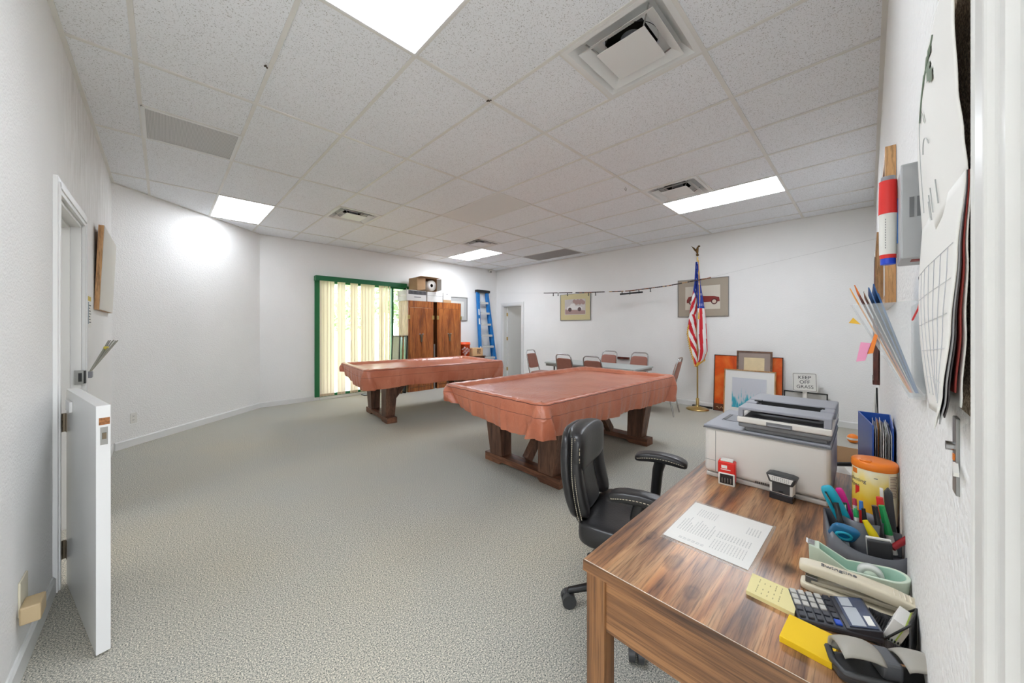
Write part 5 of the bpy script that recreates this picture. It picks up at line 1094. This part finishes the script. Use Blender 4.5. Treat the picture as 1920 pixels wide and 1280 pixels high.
b=MB(); curved(b,A0-1.25,A0-.86,.157,.174,.0538); mesh('orange_mark',b,M_or,cb); b=MB(); b.grid(lambda u,v:(cc[0]+.0538*cos(A0-.98+.26*u),cc[1]+.0538*sin(A0-.98+.26*u),cc[2]+.102+.006*u+(.016-.007*u)*(v-.5)*2),4,1); mesh('red_tag',b,M_red,cb)
# open blue binder standing on its end
t=thing('ring_binder','blue ring binder of papers standing open behind the wipes canister','binder',(2.05,-.01,DZ))
M_bb=pm('blue_binder_vinyl',(36,84,172),.3); 
b=MB(); b.prism([(2.165,.028,DZ),(2.168,.031,DZ),(1.885,-.010,DZ),(1.884,-.014,DZ)],(0,0,.29)); mesh('front_cover',b,M_bb,t,bevel=.001)
b=MB(); b.prism([(2.165,.031,DZ),(2.169,.031,DZ),(2.169,-.060,DZ),(2.165,-.060,DZ)],(0,0,.29)); mesh('spine',b,M_bb,t,bevel=.001)
b=MB(); b.prism([(2.168,-.060,DZ),(2.168,-.0635,DZ),(1.88,-.0635,DZ),(1.88,-.060,DZ)],(0,0,.29)); mesh('back_cover',b,M_bb,t,bevel=.001)
b=MB(); random.seed(8)
for k in range(14):
    y=-.056+.0034*k; x0_=1.898+random.uniform(0,.02); b.mat(1 if k==9 else 0); b.prism([(2.155,y,DZ+.006),(2.155,y+.0012,DZ+.006),(x0_,y+.0010-.004*random.random(),DZ+.006),(x0_,y-.001,DZ+.006)],(0,0,.262+random.uniform(-.012,.008)))
sh=mesh('pages',b,[M_paper,pm('orange_divider',(248,160,40),.6)],t); sh['kind']='stuff'
# side stand with open carton beyond the desk
t=thing('side_stand','small wooden stand beyond the desk end under the carton of papers','stand',(2.42,.15,0))
b=MB(); b.box(2.22,-.055,.56,2.68,.33,.585); mesh('top',b,M_deskY,t,bevel=.003)
for x in (2.23,2.635):
    for y in (-.05,.29): b=MB(); b.box(x,y,0,x+.035,y+.035,.56); mesh('leg',b,M_deskZ,t)
t=thing('paper_carton','open brown cardboard carton of papers between printer and blue binder','box',(2.42,.14,.586))
x0,x1,y0,y1,z0,z1=2.24,2.64,-.04,.31,.586,.76
b=MB(); b.box(x0,y0,z0,x1,y1,z0+.004); b.box(x0,y0,z0,x0+.004,y1,z1-.05); b.box(x1-.004,y0,z0,x1,y1,z1); b.box(x0,y0,z0,x1,y0+.004,z1); b.box(x0,y1-.004,z0,x1,y1,z1); mesh('body',b,M_card,t)
b=MB(); random.seed(6); b.box(x0+.01,y0+.01,z0+.004,x1-.02,y1-.01,z0+.09); solo('paper_stack','stack of papers inside the brown carton beyond the desk','papers',b,M_paper,(2.42,.14,z0))
b=MB(); b.at((2.35,.12,z0+.105),rx=.15,ry=-.12,rz=.4); b.grid(lambda u,v:((u-.5)*.2,(v-.5)*.2,.02*sin(u*9)*sin(v*7)+.012*sin(v*13+u*5)),14,14); solo('crumpled_sheet','crumpled white plastic wrap on top of the papers in the carton','wrap',b,M_paper,(2.35,.12,z0+.09))
b=MB(); b.tube([(2.20,.20,.80),(2.28,.13,.752),(2.34,.05,.757),(2.36,-.02,.76)],.010,8); solo('power_cable','black power cable between printer and binder','cable',b,M_black,(2.25,.1,.75))
t=thing('toy_ball','small orange and white striped ball on the carpet by the far right corner','ball',(6.05,.13,0))
b=MB(); b.mat(0); b.pad((6.05,.13,.055),(.11,.11,.11),1,1,24,14); mesh('shell',b,M_or,t); b=MB(); b.lathe([(.0552,-.012),(.0562,0),(.0552,.012)],(6.05,.13,.055),24); mesh('stripe',b,M_white,t)
# ---------------------------------------------------------------- card holder and hole punch
t=thing('card_holder','black wire mesh business card holder at the wall end of the desk','card holder',(1.10,-.035,DZ))
tm=NT('black_wire_mesh'); wv=tm.n('ShaderNodeTexVoronoi',Scale=420.0); wv.inputs['Randomness'].default_value=0; tm.l(tm.co(),wv.inputs['Vector']); tm.l(tm.ramp(wv.outputs['Distance'],[(.35,(.015,.015,.016,1)),(.45,(.09,.09,.095,1))]),tm.b.inputs['Base Color']); tm.b.inputs['Roughness'].default_value=.4; M_mesh=tm.m
MH=Matrix.Translation((1.085,-.030,DZ))@Matrix.Rotation(math.radians(-10),4,'Z')
b=MB(); b.M=MH; b.box(-.036,-.032,0,.036,.036,.003); b.box(-.036,-.034,.0,.036,-.0315,.070); b.box(-.036,.034,.0,.036,.036,.022); b.box(-.036,-.032,0,-.034,.036,.02); b.box(.034,-.032,0,.036,.036,.03); mesh('mesh_tray',b,M_mesh,t)
b=MB(); b.M=MH; b.tube([(-.036,.036,.023),(-.036,.0,.022),(-.036,-.033,.071),(.036,-.033,.071),(.036,0,.032),(.036,.036,.024)],.002,6,closed=True); mesh('rim_wire',b,M_black,t)
b=MB(); b.M=MH
for k in range(16): b.tube([(-.034+.0003,.034-.0042*k,.022),(.0,.034-.0042*k,.0235),(.03,.034-.0042*k,.024)],.0012,4)
mesh('spiral_ridge',b,M_black,t)
t=thing('business_cards','stack of white business cards with lime edge leaning in the mesh holder','cards',(1.085,-.03,DZ+.004),0)
MB_=MH@Matrix.Translation((.002,-.004,.036))@Matrix.Rotation(math.radians(20),4,'X')
b=MB(); b.M=MB_; b.box(-.030,-.012,-.028,.030,.004,.030); mesh('stack',b,M_paper,t,bevel=.0006); b=MB(); b.M=MB_; b.box(-.031,-.0135,-.028,.031,-.012,.031); mesh('lime_card',b,pm('lime_card',(186,206,90),.6),t); b=MB(); b.M=MB_; b.box(-.030,-.020,-.028,.030,-.0135,.0295); mesh('rear_cards',b,pm('ivory_card',(222,212,196),.6),t)
b=MB(); b.M=MB_
for k in range(4): b.box(-.02+.003*k,.0042,-.012+.006*k,.018,.0046,-.0105+.006*k)
mesh('print',b,M_ink,t)
t=thing('hole_punch','grey and black two lever hole punch at the near corner of the desk','hole punch',(.955,-.02,DZ))
MP=Matrix.Translation((.950,-.018,DZ))@Matrix.Rotation(math.radians(-62),4,'Z')    # local +x along its length towards the wall
M_pgrey=pm('warm_grey_satin',(164,160,150),.45); 
b=MB(); b.M=MP; b.pad((0,0,.009),(.150,.060,.018),.35,.35); mesh('base',b,M_dkgrey,t)
def sad(x0,x1):
    def fn(u,v):
        x=x0+(x1-x0)*u; q=v*PI*.80-.15; y=.030*cos(q)-.006; z=.028+.034*sin(q)*(1-.25*abs((u-.5)*2)**3); return (x,y,z)
    return fn
for a,c in ((-.068,-.012),(.022,.072)):
    b=MB(); b.M=MP; b.grid(sad(a,c),14,16); q=mesh('lever_pad',b,M_pgrey,t); sd=q.modifiers.new('s','SOLIDIFY'); sd.thickness=.006; sd.offset=-1
b=MB(); b.M=MP; b.box(-.010,-.020,.018,.020,.024,.050); mesh('bridge',b,pm('punch_bridge',(92,94,98),.4),t,bevel=.005)
b=MB(); b.M=MP; b.tube([(-.069,.026,.024),(-.074,.0,.020),(-.069,-.03,.022),(-.02,-.036,.024),(.03,-.036,.024),(.07,-.03,.022)],.006,8); mesh('frame_rail',b,M_dkgrey,t)
# ---------------------------------------------------------------- right wall fittings
t=thing('marker_box','grey slotted metal organizer box fixed to the right wall above the desk','wall organizer',(.80,YR+.02,1.497))
M_mb=pm('grey_metal_box',(176,178,180),.45)
b=MB(); b.box(.760,YR,1.497,.852,-.032,1.632); mesh('box',b,M_mb,t,bevel=.002)
b=MB()
for y in (-.0425,-.0495): b.box(.7592,y-.0022,1.555,.7602,y+.0022,1.583)
mesh('slot',b,M_pg,t)
b=MB(); b.box(.775,-.060,1.4962,.80,-.043,1.4972); mesh('red_mark',b,pm('dark_red_print',(140,40,34),.5),t)
pmk=lambda nm,l,x,y,z0,z1,segs,r:None
t=thing('dry_erase_marker','fat white marker with red cap and blue end clipped to the grey wall box','marker',(.825,-.021,1.498))
mx_,my_=.826,-.0215
for nm,za,zb,r0,r1,m in (('end_plug',1.4985,1.508,.0085,.0085,pm('end_blue',(30,70,200),.35)),('end_ring',1.508,1.514,.0092,.0092,M_red),('barrel',1.514,1.578,.0098,.0102,M_white),('cap',1.578,1.630,.0106,.0100,M_red),('cap_tip',1.630,1.637,.0085,.008,M_grey)):
    b=MB(); b.cyl((mx_,my_,za),(mx_,my_,zb),r0,r1,20); q=mesh(nm,b,m,t)
    if nm=='barrel':
        b=MB()
        for k in range(12): b.add([(mx_-.0105*cos(a),my_+.0105*sin(a),1.523+.004*k+dz) for a in (.25,.33) for dz in (0,.0025)],[(0,2,3,1)])
        mesh('print',b,M_ink,q)
b=MB(); b.bar((mx_-.002,my_-.009,1.53),(mx_-.002,my_-.009,1.60),.004,.003,(1,0,0)); mesh('clip',b,M_bl,t)
# corkboard, calendar
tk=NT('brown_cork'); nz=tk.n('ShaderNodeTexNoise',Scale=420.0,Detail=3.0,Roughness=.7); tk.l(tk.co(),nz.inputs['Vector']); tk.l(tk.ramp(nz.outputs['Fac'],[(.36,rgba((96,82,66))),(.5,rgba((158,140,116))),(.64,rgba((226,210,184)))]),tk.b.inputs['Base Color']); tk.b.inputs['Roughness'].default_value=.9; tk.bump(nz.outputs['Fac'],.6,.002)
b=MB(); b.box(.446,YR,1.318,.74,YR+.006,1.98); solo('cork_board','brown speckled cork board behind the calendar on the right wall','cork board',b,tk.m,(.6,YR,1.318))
t=thing('wall_calendar','white wall calendar hanging on the cork board nearest the camera on right wall','calendar',(.6,YR+.01,1.31))
def lerpk(K,q):
    for (a,p),(c,r) in zip(K,K[1:]):
        if a<=q<=c: w=(q-a)/(c-a); w=w*w*(3-2*w); return p+(r-p)*w
    return K[-1][1]
KU=[(1.529,.0135),(1.56,.0155),(1.60,.0185),(1.66,.0205),(1.75,.022)]       # stand-off of the near edge above the wall
def upper(u,v):
    x=.478+.256*u; z=1.753-.224*v+.0*u; o=lerpk(KU,max(1.529,min(1.75,z))); f=max(0,1-u*2.2); far=.018+.006*sin(v*PI)
    return (x,YR+far+(o-far)*f+.0035*sin(u*PI*3+v*4)*(.3+v)*u*(1-u)*2, z-.055*u*(v**6) )
b=MB(); b.grid(upper,26,30); up=mesh('picture_leaf',b,M_paper,t); s=up.modifiers.new('s','SOLIDIFY'); s.thickness=.0006
KL=[(1.312,.031),(1.34,.027),(1.40,.0225),(1.46,.019),(1.53,.0145)]
def lower(off,dz=0):
    def fn(u,v):
        x=.478+.256*u; z=1.529-(.217-dz)*v; o=lerpk(KL,max(1.312,min(1.53,z)))-off*(.25+v*.9); far=.020-.006*v-off*.3+.006*sin(v*PI); f=max(0,1-u*1.6)
        return (x,YR+far+(o-far)*f, z-.02*u*v)
    return fn
for k,(off,dz,m) in enumerate(((0,0,M_paper),(.0022,.004,pm('grey_page_edge',(168,168,170),.7)),(.0036,.010,pm('dark_page',(66,60,62),.7)),(.0062,.032,pm('maroon_page',(140,50,44),.7)),(.0095,.02,M_paper))):
    b=MB(); b.grid(lower(off,dz),18,24); q=mesh('month_leaf',b,m,t); s=q.modifiers.new('s','SOLIDIFY'); s.thickness=.0008
    if k==0: ml=q
b=MB()
fl_=lower(-.0009)
for r in range(1,6):
    b.tube([fl_(u/18,.12+.14*r) for u in range(1,18)],.0003,4)
for c in range(1,7): b.tube([fl_(c/7,.26+.05*q) for q in range(14)],.0003,4)
mesh('grid_lines',b,pm('pale_grey_line',(206,207,210),.7),ml)
def upf(u,v): p=upper(u,v); return Vector((p[0],p[1]+.0012,p[2]))
b=MB()
for (u,v,du,dv) in ((.52,.22,.16,-.10),(.60,.26,.12,-.13),(.70,.30,.10,-.12),(.48,.30,.16,-.06),(.66,.44,-.13,.12),(.45,.38,.14,-.10),(.80,.34,.06,.10),(.40,.42,.10,-.10)):
    p=[upf(u,v),upf(u+du*.5-dv*.18,v+dv*.5+.03),upf(u+du,v+dv),upf(u+du*.5+dv*.18,v+dv*.5-.03)]; b.add(p,[(0,1,2,3)])
b.tube([upf(.84-.04*q,.42-.035*q) for q in range(9)],.0007,4)
mesh('leaf_drawing',b,pm('sage_ink',(122,136,118),.7),up)
b=MB(); b.tube([upf(.86,.40+.05*q) for q in range(10)],.0004,4); b.tube([upf(.45+.03*q,.62+.004*(q-4)**2) for q in range(8)],.0005,4)
for q in range(4): b.tube([upf(.38+.09*q,.86),upf(.36+.09*q,.95)],.0005,4)
mesh('line_drawing',b,pm('pale_ink',(186,188,186),.7),up)
# door latch plate beside the casing
t=thing('latch_plate','small steel latch plate with knob on the right wall beside the door casing','latch',(.63,YR,1.21))
b=MB(); b.box(.632,YR-.001,1.212,.655,YR+.003,1.298); mesh('plate',b,M_steel,t,bevel=.001); b=MB(); b.cyl((.643,YR+.002,1.265),(.643,YR+.009,1.265),.005,n=14); mesh('knob',b,M_chrome,t); b=MB(); b.box(.638,YR+.003,1.250,.644,YR+.0042,1.257); mesh('orange_dot',b,M_or,t); b=MB(); b.bar((.636,YR+.003,1.247),(.60,YR+.006,1.244),.004,.004); mesh('thumb_turn',b,M_white,t)
# acrylic file pocket with folders
t=thing('file_pocket','clear acrylic file pocket mounted on the right wall','file holder',(1.07,YR,1.28))
M_ac=pm('clear_acrylic',(226,232,234),.12,alpha=.22)
xa,xb=.945,1.20
b=MB(); b.box(xa,YR+.001,1.285,xb,YR+.004,1.447); mesh('back_plate',b,M_ac,t)
def pl(y0,z0_,y1,z1_,th,x0_,x1_,b): 
    d=Vector((0,y1-y0,z1_-z0_)).normalized(); n=Vector((0,-d.z,d.y))*th; b.prism([(x0_,y0,z0_),(x0_,y1,z1_),(x0_,y1+n.y,z1_+n.z),(x0_,y0+n.y,z0_+n.z)],(x1_-x0_,0,0))
b=MB(); pl(-.050,1.276,.024,1.442,.003,xa,xb,b); b.box(xa,YR+.002,1.274,xb,-.048,1.278); mesh('front_plate',b,M_ac,t)
b=MB(); b.prism([(xa,YR+.002,1.28),(xa,-.050,1.276),(xa,.024,1.442),(xa,YR+.002,1.447)],(.0015,0,0)); mesh('end_plate',b,M_ac,t)
cols=[('blue folder nearest the wall in the file pocket',(52,92,140)),('blue folder, second from the wall in the file pocket',(46,100,160)),('blue folder, third from the wall in the file pocket',(60,110,168)),('white folder in the middle of the file pocket',(214,214,210)),('red edged white folder in the file pocket',(206,160,150)),('orange folder nearest the front of the file pocket',(240,130,40)),('pale orange folder at the very front of the file pocket',(244,170,80))]
for k,(l,c) in enumerate(cols):
    y=-.060+.0016*k; yt=-.012+.0062*k; zt_=1.462+.012*((k*3)%4)/2
    b=MB(); pl(y,1.284,yt,zt_,.0014,xa+.004,xb-.01,b); solo('file_folder',l,'folder',b,pm('folder_%d'%k,c,.55),(1.07,y,1.284),'folders in the wall file pocket')
b=MB(); b.prism([(.94,.010,1.405),(.94,.026,1.408),(.94,.020,1.418)],(.0006,0,0)); b.mat(1); b.prism([(.94,-.004,1.37),(.94,.010,1.372),(.94,.016,1.335),(.94,.004,1.338)],(.0006,0,0)); b.mat(2); b.prism([(.94,-.012,1.385),(.94,-.008,1.388),(.94,.002,1.350),(.94,-.006,1.352)],(.0006,0,0))
solo('page_flags','yellow, pink and orange sticky page flags poking from the file pocket','sticky flags',b,[pm('flag_yellow',(240,190,60),.6),pm('flag_pink',(244,160,196),.6),M_or],(.94,0,1.37))
# wires
b=MB(); b.tube([(.80,YR+.010,1.495),(.83,YR+.012,1.492),(.865,YR+.014,1.478),(.88,YR+.010,1.45)],.0012,5); solo('black_wire','thin black wire loose end hanging under the grey wall box','wire',b,M_black,(.84,YR,1.47))
b=MB(); b.tube([(.80,YR+.012,1.478),(.84,YR+.012,1.455),(.88,YR+.014,1.43),(.92,YR+.018,1.412)],.0014,5); solo('red_wire','thin red wire curling under the grey wall box','wire',b,M_red,(.86,YR,1.45))
# framed boards and cue rack further along the wall
def rboard(x0,x1,z0,z1,label,pr_=.03,face=M_white):
    t=thing('framed_board',label,'board',((x0+x1)/2,YR,z0)); b=MB(); f=.03
    for q in ((x0,z0,x1,z0+f),(x0,z1-f,x1,z1),(x0,z0+f,x0+f,z1-f),(x1-f,z0+f,x1,z1-f)): b.box(q[0],YR+.001,q[1],q[2],YR+pr_,q[3])
    mesh('frame',b,M_mount,t); b=MB(); b.box(x0+f,YR+.002,z0+f,x1-f,YR+pr_*.6,z1-f); mesh('panel',b,face,t)
rboard(1.90,2.70,1.49,2.06,'wooden framed board on the right wall just beyond the grey box',.028)
rboard(3.55,4.25,1.60,2.06,'second wooden framed board farther along the right wall',.030)
t=thing('cue_rack','dark mahogany pool cue rack on the right wall near the far corner','cue rack',(4.75,YR,.9))
b=MB(); b.box(4.5,YR,1.70,5.0,YR+.035,1.77); b.box(4.5,YR,.92,5.0,YR+.012,1.50); b.box(4.5,YR,.90,5.0,YR+.045,.94); b.box(4.5,YR,1.46,5.0,YR+.035,1.50); b.box(4.5,YR,.94,4.53,YR+.04,1.46); b.box(4.97,YR,.94,5.0,YR+.04,1.46); mesh('rack',b,M_maho,t,bevel=.004)
for k in range(4):
    x=4.56+.12*k; b=MB(); b.cyl((x,YR+.028,.945),(x,YR+.026,2.06 if k%2 else 2.03),.013,.006,10); b.mat(1); b.cyl((x,YR+.0258,2.03),(x,YR+.0258,2.075),.0062,.006,8)
    solo('pool_cue',('first','second','third','fourth')[k]+' slim pool cue from the near end of the wall rack','pool cue',b,[M_maho,M_white],(x,YR+.03,.945),'cues in the wall rack')
b=MB(); b.tube([(4.45,YR+.02,.88),(4.5,YR+.016,.72),(4.52,YR+.01,.52)],.006,6); solo('hanging_cable','black cord hanging on the right wall below the cue rack','cord',b,M_black,(4.5,YR,.7))
b=MB(); b.grid(lambda u,v:(4.25+.16*(u-.5)*(.3+v),YR+.035+.02*sin(u*8)*v,.86-.26*v),10,10); o=solo('white_bag','crumpled white plastic bag hanging low on the right wall near far corner','bag',b,M_white,(4.25,YR,.7)); s=o.modifiers.new('s','SOLIDIFY'); s.thickness=.004
# ---------------------------------------------------------------- world, camera, view
w=bpy.data.worlds.new('daylight'); scene.world=w; w.use_nodes=True
bg=w.node_tree.nodes['Background']; bg.inputs[0].default_value=(.90,.95,1,1); bg.inputs[1].default_value=5.0
sun=bpy.data.lights.new('sun','SUN'); sun.energy=5; sun.angle=.02; so=bpy.data.objects.new('sun',sun); COL.objects.link(so); so.rotation_euler=(0,math.radians(-30),0)
cam=bpy.data.cameras.new('camera'); co=bpy.data.objects.new('camera',cam); COL.objects.link(co); scene.camera=co
co.location=(0,0,CAMH); co.rotation_euler=(PI/2,0,YAW-PI/2); cam.sensor_width=36; cam.lens=660.6353/1920*36; cam.shift_x=(960-942.41)/1920; cam.shift_y=(614.85-640)/1920; cam.clip_start=.02; cam.clip_end=200
scene.view_settings.view_transform='Standard'; scene.view_settings.look='None'; scene.view_settings.gamma=1; scene.view_settings.use_curve_mapping=False
scene.view_settings.exposure=0.80
